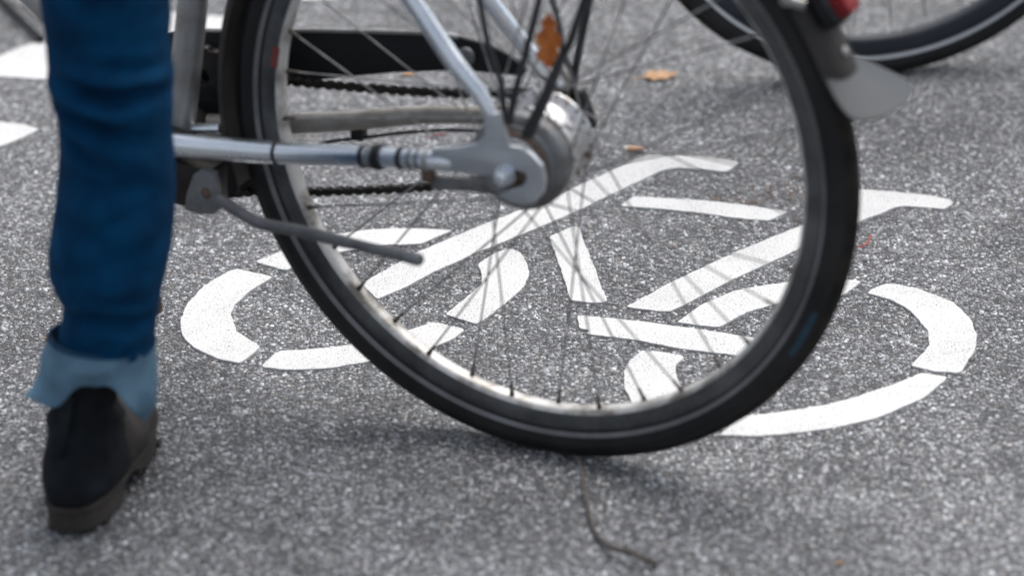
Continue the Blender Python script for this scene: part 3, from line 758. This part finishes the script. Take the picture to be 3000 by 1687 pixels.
# luggage rack struts and mudguard stays, painted black
def rod(pts, r, name):
    mb = MB(); mb.tube(pts, r, n=12); return mb.build(name, M_BLACK_METAL, bike)
a = [(0.0290, 0.1790), (0.0210, 0.1310), (0.0070, 0.0940), (0.0020, 0.0540)]
A0 = Vector((a[0][0], -.060, a[0][1])); A1 = Vector((a[1][0], -.060, a[1][1]))
rod([A0 + (A0 - A1) * 1.6, A0, A1, (a[2][0], -.062, a[2][1]), (a[3][0], -.066, a[3][1])], .0031, 'rack_strut')
a = [(-0.0410, 0.1920), (-0.0230, 0.1280), (-0.0090, 0.0820), (-0.0040, 0.0540)]
A0 = Vector((a[0][0], -.068, a[0][1])); A1 = Vector((a[1][0], -.068, a[1][1]))
rod([A0 + (A0 - A1) * 1.3, A0, A1, (a[2][0], -.068, a[2][1]), (a[3][0], -.069, a[3][1])], .0036, 'rack_strut')
a = [(-0.0870, 0.1960), (-0.0700, 0.1480), (-0.0590, 0.1280), (-0.0410, 0.0840), (-0.0210, 0.0420)]
A0 = Vector((a[0][0], -.062, a[0][1])); A1 = Vector((a[1][0], -.062, a[1][1]))
rod([A0 + (A0 - A1) * 1.6, A0, A1, (a[2][0], -.062, a[2][1])], .0042, 'mudguard_stay')
rod([(a[2][0], -.062, a[2][1]), (a[3][0], -.063, a[3][1]), (a[4][0], -.065, a[4][1])], [.0052, .0060, .0068], 'brake_lever_arm')
a = [(-0.0340, 0.1430), (-0.0210, 0.0870), (-0.0150, 0.0580), (-0.0110, 0.0260)]
A0 = Vector((a[0][0], .062, a[0][1])); A1 = Vector((a[1][0], .062, a[1][1]))
rod([A0 + (A0 - A1) * 1.6, A0, A1, (a[2][0], .062, a[2][1]), (a[3][0], .064, a[3][1])], .0042, 'rack_strut')
a = [(0.0050, 0.1400), (-0.0010, 0.1200), (-0.0060, 0.0850), (-0.0140, 0.0560)]
A0 = Vector((a[0][0], .055, a[0][1])); A1 = Vector((a[1][0], .055, a[1][1]))
rod([A0 + (A0 - A1) * 3.6, A0, A1, (a[2][0], .055, a[2][1]), (a[3][0], .060, a[3][1])], .0032, 'mudguard_stay')

# mudguard
def guard_ring(t, R, hw, drop, thick, dropn=None):
    pts = []
    dn = dropn if dropn is not None else drop
    for sgn_in in (0, 1):
        seq = []
        for k in range(13):
            s_ = -1 + 2 * k / 12
            r = R + .004 - (abs(s_) ** 3.0) * drop
            seq.append((r - (thick if sgn_in else 0), s_ * (hw - (thick if sgn_in else 0))))
        pts += seq if not sgn_in else seq[::-1]
    return [(r * math.cos(t), s_, r * math.sin(t)) for r, s_ in pts]
mb = MB(); rings = []
N_ = 90
for k in range(N_ + 1):
    d_ = -16 + (164.2 + 16) * k / N_
    t = math.radians(d_)
    hw = .0285 + .005 * max(0, (d_ - 120) / 40)
    if d_ > 158: hw *= math.sqrt(max(.05, 1 - ((d_ - 158) / 6.9) ** 2))
    rings.append(guard_ring(t, .3650, hw, .013 * (hw / .027), .0016))
mb.loft(rings)
mg = mb.build('mudguard', M_MUD, bike, ang=50)
for ang, s_ in ((143.2, -.0275), (155.0, -.0020)):
    t = math.radians(ang); R = .359 if s_ < -.02 else .3700
    c = Vector((R * math.cos(t), s_, R * math.sin(t)))
    mb = MB()
    if s_ < -.02:
        mb.lathe([(.003, .0085), (-.004, .0085), (-.006, .0070), (-.010, .0062), (-.0115, .003)], c, (0, 1, 0), n=20)
        mb.tube([c + Vector((.002, -.006, 0)), c + Vector((-.018, -.004, -.004))], .0055, n=12)
    else:
        nrm = Vector((math.cos(t), 0, math.sin(t)))
        mb.lathe([(-.001, .0052), (.0015, .0050), (.003, .003)], c, nrm, n=18)
    mb.build('bolt', M_ALU_DIRTY, mg)
t = math.radians(143.2)
c = Vector((.359 * math.cos(t), -.031, .359 * math.sin(t)))
mb = MB(); mb.tube([c, (-.19, -.034, .26), (-.05, -.045, .33)], .0028, n=10); mb.build('mudguard_stay', M_BLACK_METAL, bike)

# mud flap: a flared rubber tongue below the end of the mudguard
ft = math.radians(160); fn = math.radians(120)
FP = (.372 * math.cos(ft), .372 * math.sin(ft)); FN = (math.cos(fn), math.sin(fn)); FT = (-math.sin(fn), math.cos(fn))
fo = [(-.018, -.040), (-.037, -.019), (-.055, .008), (-.057, .026), (-.034, .043), (0, .049), (.030, .047), (.052, .038), (.058, .022), (.054, .004), (.044, -.016), (.024, -.040)]
fo3 = smooth_path([(a, b, 0) for a, b in fo + fo[:1]], 5)[:-1]
def flap_frame(s_, t_, c):
    h = c - 2.6 * s_ * s_ + 1.2 * (t_ + .04) ** 2
    return (FP[0] + FT[0] * t_ + FN[0] * h, s_, FP[1] + FT[1] * t_ + FN[1] * h)
mb = MB(); NN = 14
rings = []
for sgn in (1, -1):
    for k in ([i / NN for i in range(1, NN + 1)] if sgn > 0 else [i / NN for i in range(NN, 0, -1)]):
        rings.append([Vector(flap_frame(q.x * k, q.y * k + .004 * (1 - k), sgn * .0012)) for q in fo3])
mb.loft(rings)
mb.build('mud_flap', M_FLAP, mg, ang=60)

# rear light on the mudguard
t = math.radians(147.0)
nrm = Vector((math.cos(t), 0, math.sin(t))); tan = Vector((-math.sin(t), 0, math.cos(t)))
lt = empty('rear_light', parent=bike)
def rbox(c, ex, ey, ez, n=28, lv=(-1, -.85, .7, 1), sc_=(.88, 1, 1, .82)):
    mb = MB(); rings = []
    for l, s_ in zip(lv, sc_):
        rg = []
        for j in range(n):
            a = 2 * math.pi * j / n; ca, sa = math.cos(a), math.sin(a)
            f = lambda x: math.copysign(abs(x) ** .55, x)
            rg.append(Vector(c) + Vector(ex) * f(ca) * s_ + Vector(ey) * f(sa) * s_ + Vector(ez) * l)
        rings.append(rg)
    mb.loft(rings)
    return mb
rbox(nrm * .3800, tan * .026, Vector((0, .024, 0)), nrm * .0075).build('housing', M_BLACK, lt)
rbox(nrm * .3945 + tan * .004, tan * .018, Vector((0, .016, 0)), nrm * .0072, sc_=(1, 1, .9, .55)).build('lens', M_RED, lt)

# ---------------------------------------------------------------- leaves
def leaf(name, L_, W_, m, curl=.15, lobes=True, seed=1, stem=.3):
    rr = random.Random(seed)
    n = 22; mb = MB(); vs = []
    for i in range(n + 1):
        q = i / n
        w = W_ / 2 * (math.sin(math.pi * q ** .8) ** .8) * (1 + (.22 * math.sin(q * 19 + seed) + rr.uniform(-.14, .14) if lobes else 0))
        for j in (-1, -.5, 0, .5, 1):
            z = curl * W_ * (abs(j) ** 1.5) * (.6 + .4 * math.sin(q * 5)) + curl * .8 * L_ * (q - .5) ** 2 + .0006 * rr.uniform(-1, 1)
            vs.append(((q - .5) * L_, j * w, z))
    fs = [(i * 5 + j, i * 5 + j + 1, (i + 1) * 5 + j + 1, (i + 1) * 5 + j) for i in range(n) for j in range(4)]
    mb.add(vs, fs)
    mb.add([(x, y, z - .0004) for x, y, z in vs], [f[::-1] for f in fs])
    o = mb.build(name, m)
    ms = MB(); ms.tube([(-L_ / 2 - stem * L_, 0, curl * .3 * L_), (-L_ / 2, 0, curl * .2 * L_), (0, 0, .0005), (L_ * .45, 0, curl * .16 * L_)], [.0009, .0008, .0006, .0003], n=6)
    ms.build('midrib', m, o)
    return o
lc = [(-0.0400, 0.1420)][0]
o = leaf('dry_leaf', .058, .025, M_LEAF, curl=.3, seed=4)
tag(o, 'orange brown dry leaf caught upright between the rods above the rear hub', 'leaf')
base = make_frame(WC, WF, WU, WS)
Xd = (Vector((-.02, 0, 1))).normalized(); Zd = Vector((-.25, -1, .1)); Zd = (Zd - Zd.dot(Xd) * Xd).normalized(); Yd = Zd.cross(Xd)
o.matrix_world = base @ Matrix(((Xd.x, Yd.x, Zd.x, lc[0]), (Xd.y, Yd.y, Zd.y, -.045), (Xd.z, Yd.z, Zd.z, lc[1]), (0, 0, 0, 1)))
def ground_leaf(pt, L_, W_, rz, m, label, seed, curl=.12):
    o = leaf('dry_leaf', L_, W_, m, seed=seed, curl=curl)
    o.location = (pt[0], pt[1], .003); o.rotation_euler = (0.08, -.05, rz)
    tag(o, label, 'leaf')
ground_leaf([(0.2041, 4.5088)][0], .048, .026, .15, M_LEAF_PALE, 'pale orange dry leaf lying on the asphalt right of the hub', 9)
ground_leaf([(-0.1336, 4.5347)][0], .017, .014, .1, M_LEAF_PALE, 'small orange leaf scrap seen just under the black chain guard', 12)
ground_leaf([(-0.0895, 4.3117)][0], .026, .006, .5, M_REDSTICK, 'thin reddish leaf scrap on the asphalt seen between the two chain stays', 15)
ground_leaf([(0.3220, 3.1435)][0], .007, .006, .3, M_LEAF_PALE, 'tiny orange leaf fragment on the near asphalt toward the bottom right corner', 16)
ground_leaf([(0.1951, 3.9387)][0], .006, .003, .3, M_LEAF_PALE, 'tiny yellowish crumb on the asphalt between two long painted bars', 17)

# cigarette end
cp = [(0.1455, 4.2496), (0.1702, 4.2462)]
cig = empty('cigarette_end', ((cp[0][0] + cp[1][0]) / 2, (cp[0][1] + cp[1][1]) / 2, .0042))
tag(cig, 'orange cigarette end lying just behind the top corner of the painted symbol', 'cigarette end')
h = Vector(((cp[1][0] - cp[0][0]) / 2, (cp[1][1] - cp[0][1]) / 2, 0))
mb = MB(); mb.tube([-h * .55, h * .6, h], [.0037, .0038, .0036], n=14); mb.build('filter', M_STUB, cig)
mb = MB(); mb.tube([-h, -h * .8, -h * .55], [.0030, .0036, .0037], n=14); mb.build('burnt_end', M_STUB_W, cig)

# red thread
tp = [(0.4119, 3.9236), (0.4205, 3.9284), (0.4277, 3.9394), (0.4319, 3.9536), (0.4325, 3.9587)]
mb = MB(); mb.tube(smooth_path([(x, y, .0035 + .002 * (i == 3)) for i, (x, y) in enumerate(tp)], 5), .0011, n=7)
tag(mb.build('curled_thread', M_THREAD), 'curled red thread on the asphalt just right of the tyre', 'thread')

# twig in the foreground, forked dark twig at the left
tp = [(0.0662, 3.3798), (0.0707, 3.3263), (0.0741, 3.2652), (0.0807, 3.2130), (0.0951, 3.1748), (0.1149, 3.1541), (0.1400, 3.1448)]
z = (.006, .010, .007, .004, .008, .012, .004)
mb = MB(); pth = smooth_path([(x, y, zz) for (x, y), zz in zip(tp, z)], 6); mb.tube(pth, [.0018 + .0016 * i / len(pth) for i in range(len(pth))], n=8)
tag(mb.build('bent_twig', M_TWIG), 'thin bent brown twig on the asphalt in front of the tyre', 'twig')
tw = empty('forked_twig', (-.66, 4.6, 0)); tag(tw, 'forked dark twig lying in the top left corner behind the leg', 'twig')
o_ = Vector((-.66, 4.6, 0))
tp = [(-0.7682, 4.9510), (-0.7229, 4.8458), (-0.6964, 4.7873), (-0.6672, 4.7230), (-0.6468, 4.6781)]
mb = MB(); mb.tube(smooth_path([Vector((x, y, .008)) - o_ for x, y in tp], 5), [.0034, .0034] + [.0044] * 15 + [.0050] * 4, n=8); mb.build('branch', M_BLACK, tw)
tp = [(-0.7199, 4.8413), (-0.7062, 4.8291), (-0.6897, 4.8126), (-0.6716, 4.7819), (-0.6511, 4.7500)]
mb = MB(); mb.tube(smooth_path([Vector((x, y, .008)) - o_ for x, y in tp], 5), .0014, n=8); mb.build('side_branch', M_TWIG_DARK, tw)

# reddish brown crumbs in front of the thin painted bar
cc = [(0.2540, 4.0699), (0.2887, 4.0847), (0.3277, 4.0995), (0.3628, 4.1145)]
mb = MB()
for k in range(170):
    q = RND.random(); i = min(2, int(q * 3)); t = q * 3 - i
    x = cc[i][0] * (1 - t) + cc[i + 1][0] * t + RND.gauss(0, .010); y = cc[i][1] * (1 - t) + cc[i + 1][1] * t + RND.gauss(0, .020)
    s_ = RND.uniform(.0009, .0022)
    rot = RND.random() * 3
    pts = [(x + s_ * math.cos(rot + a) * RND.uniform(.6, 1.2), y + s_ * math.sin(rot + a) * RND.uniform(.6, 1.2)) for a in (0, 1.3, 2.6, 3.9, 5.1)]
    vs = [(a, b, .0008) for a, b in pts] + [(x, y, .0008 + s_ * RND.uniform(.6, 1.2))]
    mb.add(vs, [(0, 1, 5), (1, 2, 5), (2, 3, 5), (3, 4, 5), (4, 0, 5), (4, 3, 2, 1, 0)])
tag(mb.build('brown_crumbs', M_CRUMB, smooth=False), kind='stuff')

# ---------------------------------------------------------------- second bicycle
C2, F2, U2, S2 = (Vector(x) for x in [[0.49535, 4.49453, 0.349393], [-0.980875, -0.194638, 0.0], [0.011795, -0.059438, 0.998162], [-0.194281, 0.979073, 0.060597]])
bike2 = empty('parked_bicycle'); bike2.matrix_world = make_frame(C2, F2, U2, S2)
tag(bike2, 'black bicycle parked farther off, only its wheel bottom in view behind the mud flap', 'bicycle')
M_RIM_DARK = mat('dark_blue_rim', (.010, .014, .024), (.020, .026, .038), rough=.6, metal=.0, scale=20)
w2, t2, r2_ = wheel_parts(bike2, M_TYRE, M_TREAD, M_STRIPE_LIGHT, M_RIM_DARK, M_RIM_DARK, flange=(.030, .020), spoke_off=.1)
mb = MB(); mb.lathe([(-.045, .010), (-.034, .012), (-.033, .022), (-.029, .022), (-.027, .012), (0, .011), (.027, .012), (.029, .022), (.033, .022), (.034, .012), (.045, .010)], (0, 0, 0), (0, 1, 0), n=36); mb.build('hub', M_DRUM, w2)
fk = empty('fork', parent=bike2)
for sg in (-1, 1):
    mb = MB(); mb.tube(smooth_path([(0, sg * .052, 0), (-.03, sg * .050, .06), (-.055, sg * .046, .15), (-.13, sg * .040, .42)], 5), [.008] * 8 + [.011] * 8, n=16)
    mb.build('fork_blade', M_BLACK_METAL, fk)
mb = MB(); mb.tube([(-.125, -.045, .42), (-.125, .045, .42)], .016, n=16); mb.tube([(-.125, 0, .42), (-.19, 0, .66)], .018, n=18); mb.build('fork_crown', M_BLACK_METAL, fk)
mb = MB(); rings = []
for k in range(41): rings.append(guard_ring(math.radians(35 + 120 * k / 40), .368, .027, .012, .0015))
mb.loft(rings); mb.build('mudguard', M_BLACK, bike2)

# ---------------------------------------------------------------- person: the standing leg
person = empty('person', (-.43, 3.30, 0))
tag(person, 'person in dark blue turned-up jeans and black ankle boot, lower leg only in view', 'person')
PO = Vector((-.43, 3.30, 0))
YP = 3.29
Lft = [(-0.4450, 0.7016), (-0.4514, 0.6093), (-0.4540, 0.5571), (-0.4515, 0.5218), (-0.4510, 0.5041), (-0.4512, 0.4863), (-0.4529, 0.4721), (-0.4496, 0.4505), (-0.4455, 0.4325), (-0.4453, 0.4144), (-0.4459, 0.3962), (-0.4493, 0.3707), (-0.4536, 0.3414), (-0.4597, 0.3120), (-0.4639, 0.2897), (-0.4644, 0.2673), (-0.4596, 0.2522), (-0.4518, 0.2351), (-0.4543, 0.2181), (-0.4589, 0.2011), (-0.4612, 0.1878)]
Rgt = [(-0.3058, 0.6992), (-0.3222, 0.6070), (-0.3276, 0.5549), (-0.3271, 0.5338), (-0.3300, 0.5162), (-0.3292, 0.4949), (-0.3277, 0.4735), (-0.3305, 0.4520), (-0.3309, 0.4377), (-0.3331, 0.4160), (-0.3321, 0.3906), (-0.3327, 0.3540), (-0.3353, 0.3246), (-0.3396, 0.2950), (-0.3453, 0.2727), (-0.3504, 0.2540), (-0.3540, 0.2390), (-0.3578, 0.2202), (-0.3613, 0.1994), (-0.3631, 0.1861)]
Lz = np.array([q[1] for q in Lft])[::-1]; Lx = np.array([q[0] for q in Lft])[::-1]
Rz = np.array([q[1] for q in Rgt])[::-1]; Rx = np.array([q[0] for q in Rgt])[::-1]
def leg_c(z):
    l = np.interp(z, Lz, Lx); r = np.interp(z, Rz, Rx)
    if z > Lz[-1]: l -= 0.18 * (z - Lz[-1])
    if z > Rz[-1]: r += 0.10 * (z - Rz[-1])
    return (l + r) / 2, (r - l) / 2
def leg_y(z): return 3.285 + .05 * max(0, z - .5) + .012 * math.sin((z - .2) * 7)
# folds: (height at the back of the leg, tilt, sag, depth, width)
# (height, tilt across, sag, depth, width, centre and reach across the leg)
FOLDS = [(.503, -.008, .002, .0040, .008, .45, .60), (.474, -.008, -.004, .0105, .0080, .15, .95), (.446, -.018, .001, .0105, .0085, -.25, .75),
         (.413, -.034, .000, .0080, .0085, -.45, .50), (.383, -.004, .002, .0035, .010, .0, .6), (.352, .022, .0, .0030, .012, .4, .5), (.330, -.020, .0, .0026, .012, -.5, .5),
         (.290, .012, -.004, .0026, .013, -.2, .7), (.256, -.016, .004, .0034, .010, .3, .6), (.231, -.004, -.004, .0070, .0075, .25, .7), (.525, .016, .0, .0030, .010, -.4, .5)]
def fold(z, th):
    d = 0
    x = math.cos(th); bk = -math.sin(th)          # x: -1 left .. 1 right ; bk: 1 towards the viewer
    x2 = x if bk > 0 else (1.6 + bk * .6) * (1 if x > 0 else -1)
    for z0, tilt, sag, dep, wd, xc, xw in FOLDS:
        zc = z0 + tilt * (x - xc) - sag * (1 - x * x) + .0022 * math.sin(4.1 * x + z0 * 90)
        amp = math.exp(-((x2 - xc) / xw) ** 4) + .12
        q = (z - zc) / wd
        d += 1.35 * amp * dep * (-math.exp(-abs(q) ** 1.6) + .55 * math.exp(-((q - 2.0) / 1.2) ** 2) + .35 * math.exp(-((q + 2.2) / 1.3) ** 2))
    v = Vector((math.cos(th) * .06, math.sin(th) * .06, z))
    d += .0026 * noise.noise(v * 24) + .0016 * noise.noise(v * 60) + .0006 * noise.noise(v * 150)
    return d
mb = MB(); rings = []
NT = 120
zs = list(np.linspace(.190, .60, 185)) + list(np.linspace(.61, .98, 50))
for z in zs:
    cx, hw = leg_c(z); cy = leg_y(z); rg = []
    for j in range(NT):
        th = 2 * math.pi * j / NT
        ct, st = math.cos(th), math.sin(th)
        f = fold(z, th)
        # the traced outline already holds the silhouette's bumps: fade the folds to the sides
        side = 1 - abs(ct) ** 6
        rad_x = hw + f * side * .6; rad_y = hw * 1.08 + f
        rg.append((cx + rad_x * ct - PO.x, cy + rad_y * st - PO.y, z))
    rings.append(rg)
mb.loft(rings, cap0=False)
mb.build('jeans_leg', M_JEANS, person, ang=80)
# turned-up cuff: flares, hangs lower at both sides
def cuff_low(th):
    # bottom edge height by angle, lower at the left and right, raised over the heel
    x = math.cos(th); bk = -math.sin(th)
    base = .149 + .016 * max(0, bk) * math.exp(-((x + .05) / .5) ** 4) + .010 * max(0, bk) * math.exp(-((x + .35) / .3) ** 2)
    base -= .012 * max(0, -x) ** 3 + .036 * max(0, x) ** 2.4
    base += .0045 * math.sin(4 * th + .6) + .0018 * math.sin(9 * th + 1)
    base -= .010 * max(0, -bk)
    return base
mb = MB(); rings = []
def cuff_pt(q, th, off=0):
    zt = .199 + .006 * math.cos(th + 2.6)
    zb = cuff_low(th)
    z = zt + (zb - zt) * q
    cx, hw = leg_c(.19)
    x = math.cos(th)
    flare = (.0050 + .0020 * math.sin(math.pi * min(1, q * 1.4)) + q ** 1.4 * (.029 * max(0, -x) ** 1.5 - .010 * max(0, x) ** 2 + .002))
    cx2 = cx - .003
    wob = (.0032 * math.sin(4 * th + 5 * q) + .0020 * math.sin(7 * th - 3 * q)) * q
    wv = Vector((math.cos(th) * .05, math.sin(th) * .05, z * 1.0))
    wob += .008 * noise.noise(wv * 30) * min(1, q * 2)
    rx = hw - .0015 + flare + wob + off; ry = hw * 1.06 + flare * .45 + wob + off
    return (cx2 + rx * math.cos(th) - PO.x, leg_y(.18) + ry * math.sin(th) - PO.y, z)
for q in np.linspace(0, 1, 26): rings.append([cuff_pt(q, 2 * math.pi * j / NT) for j in range(NT)])
rings.append([Vector(cuff_pt(1.03, 2 * math.pi * j / NT, -.001)) for j in range(NT)])
for q in np.linspace(1, 0, 10): rings.append([cuff_pt(q, 2 * math.pi * j / NT, -.0028) for j in range(NT)])
mb.loft(rings, cap0=False, cap1=False)
cuff = mb.build('jeans_cuff', M_CUFF, person, ang=80)
mb = MB()
mb.tube([Vector(cuff_pt(.02, 2 * math.pi * j / 60, .0006)) for j in range(61)], .0016, n=8, cap=False); mb.build('cuff_fold', M_JEANS, cuff)
mb = MB()
a_, b_ = Vector(cuff_pt(-.04, math.pi * 1.05, .002)), Vector(cuff_pt(.10, math.pi * 1.05, .002))
mb.box((a_ + b_) / 2, (.0008, 0, 0), (0, .003, 0), (0, 0, .0022)); mb.build('stitch_tab', M_STITCH, cuff)
# the leg inside the clothes
mb = MB(); rings = []
for z in np.linspace(.168, .96, 40):
    cx, hw = leg_c(max(z, .18)); rg = []
    r = np.interp(z, [.10, .16, .24, .36, .46, .52, .70, .96], [.033, .031, .036, .050, .048, .052, .062, .078])
    r = min(r, hw * .86)
    for j in range(28):
        th = 2 * math.pi * j / 28
        rg.append((np.interp(z, [.1, .2], [-.438, cx]) + min(r, np.interp(z, [.12, .19, .26], [.026, .028, .1])) * math.cos(th) - PO.x, leg_y(z) + np.interp(z, [.12, .26], [.012, 0]) + min(r, np.interp(z, [.12, .19, .26], [.026, .028, .1])) * math.sin(th) - PO.y, z))
    rings.append(rg)
mb.loft(rings); mb.build('leg', M_SKIN, person)

# boot: local x' along the foot (0 = back of the heel), y' to its left, turned a few degrees to the right
FOOT = math.radians(90 - 10)
fx = Vector((math.cos(FOOT), math.sin(FOOT), 0)); fy = Vector((-math.sin(FOOT), math.cos(FOOT), 0))
HEEL = Vector((-.4560, 3.234, 0))
boot = empty('boot', parent=person)
def foot(x, y, z): return HEEL + fx * x + fy * y + Vector((0, 0, z)) - PO
def outline(x0, x1, wh, wf, n=64, inset=0):
    pts = []
    Lh = x1 - x0
    for j in range(n):
        a = 2 * math.pi * j / n
        ca, sa = math.cos(a), math.sin(a)
        q = .5 - .5 * math.copysign(abs(ca) ** .92, ca)     # 0 front .. 1 heel
        x = x1 - Lh * q
        t = (x - x0) / Lh
        half = (wh * (1 - t) + wf * t) if Lh > .16 else wh
        if Lh > .16:
            half *= (1 - .10 * math.exp(-((t - .42) / .16) ** 2))
        y = math.copysign(abs(sa) ** .62, sa) * (half - inset)
        if Lh > .16: y += -.007 * math.sin(math.pi * t) + (.006 * t)
        pts.append((x, y))
    return pts
def ring_at(pts, z, dx=0): return [foot(x + dx, y, z(x) if callable(z) else z) for x, y in pts]
# sole: raised arch in front of the heel block
def sole_bottom(x): 
    a = .019 * (1 / (1 + math.exp(-(x - .068) / .0018))) * (1 / (1 + math.exp((x - .125) / .010)))
    return a + .004 + .010 * max(0, (x - .20) / .07) ** 2
mb = MB()
ol = outline(-.004, .257, .0385, .0455); ol_in = outline(0, .252, .0340, .0430)
mb.loft([ring_at(ol_in, sole_bottom), ring_at(ol, lambda x: sole_bottom(x) + .002), ring_at(ol, .030), ring_at(outline(-.002, .254, .0370, .0450), .034)])
sole = mb.build('sole', M_SOLE, boot, ang=45)
lug = MB()
for x in (.014, .034, .054, .130, .150, .170, .190, .210):
    hw_ = {.014: .026}.get(x, .033 if x < .1 else .040)
    for yy in (-1, 0, 1):
        lug.box(foot(x, yy * (hw_ - .010) - .004 * math.sin(math.pi * x / .27), sole_bottom(x) - .0012), fx * .0055, fy * .0085, Vector((0, 0, .0026)))
lug.build('sole_lugs', M_SOLE, boot, bevel=.0006)['kind'] = 'stuff'
mb = MB(); mb.loft([ring_at(outline(-.0065, .2595, .0400, .0480), .0270), ring_at(outline(-.0075, .2605, .0410, .0490), .0300), ring_at(outline(-.0065, .2595, .0400, .0480), .0335)])
mb.build('welt', M_SOLE, boot)
# upper
prof = [(.032, -.002, .251, .0370, .0445), (.040, -.007, .249, .0405, .0455), (.050, -.010, .234, .0425, .0445), (.060, -.010, .206, .0420, .0400), (.070, -.007, .180, .0400, .0365),
        (.080, -.001, .160, .0370, .0345), (.090, .006, .149, .0345, .0335), (.104, .012, .138, .0315, .0315), (.124, .015, .124, .0306, .0306), (.145, .015, .112, .0306, .0306), (.170, .014, .108, .0315, .0315), (.200, .010, .106, .0330, .0330)]
def upper_ring(z):
    P = np.array(prof); v = [np.interp(z, P[:, 0], P[:, i]) for i in range(1, 5)]
    Lh = v[1] - v[0]; pts = []
    for j in range(72):
        a = 2 * math.pi * j / 72; ca, sa = math.cos(a), math.sin(a)
        x = v[0] + Lh * (.5 + .5 * math.copysign(abs(ca) ** .9, ca)); t = (x - v[0]) / Lh
        half = v[2] * (1 - t) + v[3] * t
        k = min(1, max(0, (Lh - .11) / .14))
        half *= 1 - .10 * k * math.exp(-((t - .42) / .16) ** 2)
        y = math.copysign(abs(sa) ** (.95 - .33 * k), sa) * half + k * (-.007 * math.sin(math.pi * t) + .006 * t)
        w = foot(x, y, z)
        n_ = noise.noise(Vector((x, y, z)) * 30) * .004 + math.sin(z * 190 + x * 30 + 5 * y / .03) * .0016 * math.exp(-((z - .108) / .028) ** 2)
        d_ = Vector((x - (v[0] + v[1]) / 2, y, 0)); d_.normalize()
        pts.append(w + (fx * d_.x + fy * d_.y) * n_ + Vector((.30 * max(0, z - .11), 0, 0)))
    return pts
mb = MB(); mb.loft([upper_ring(z) for z in np.linspace(.032, .182, 46)], cap0=True, cap1=True)
mb.build('upper', M_BOOT, boot, ang=70)
# vamp: smoother brown-black leather cap over the forefoot
def vamp_ring(z):
    P = np.array(prof); v = [np.interp(z, P[:, 0], P[:, i]) for i in range(1, 5)]
    lo = .084 + .25 * max(0, z - .045)
    up = upper_ring(z); c0 = foot((lo + v[1]) / 2, -.003, z)
    out = []
    for q in up:
        rel = q - foot(0, 0, z); x = rel.dot(fx); y = rel.dot(fy)
        e = .0016
        if x < lo: x = lo; y *= .97; e = 0
        rad_ = Vector((x - (lo + v[1]) / 2, y)); 
        if rad_.length > 1e-6: rad_.normalize()
        out.append(foot(x + rad_.x * e, y + rad_.y * e, z))
    return out
mb = MB(); mb.loft([vamp_ring(z) for z in np.linspace(.033, .084, 22)])
mb.build('vamp', M_BOOT_TOE, boot, ang=60)
mb = MB(); bk = []
mb.box(foot(.0065, 0, .120), fy * .006, fx * .0035, Vector((.008, 0, .035))); mb.build('heel_strip', M_BOOT, boot, bevel=.001)
bpy.context.view_layer.update()
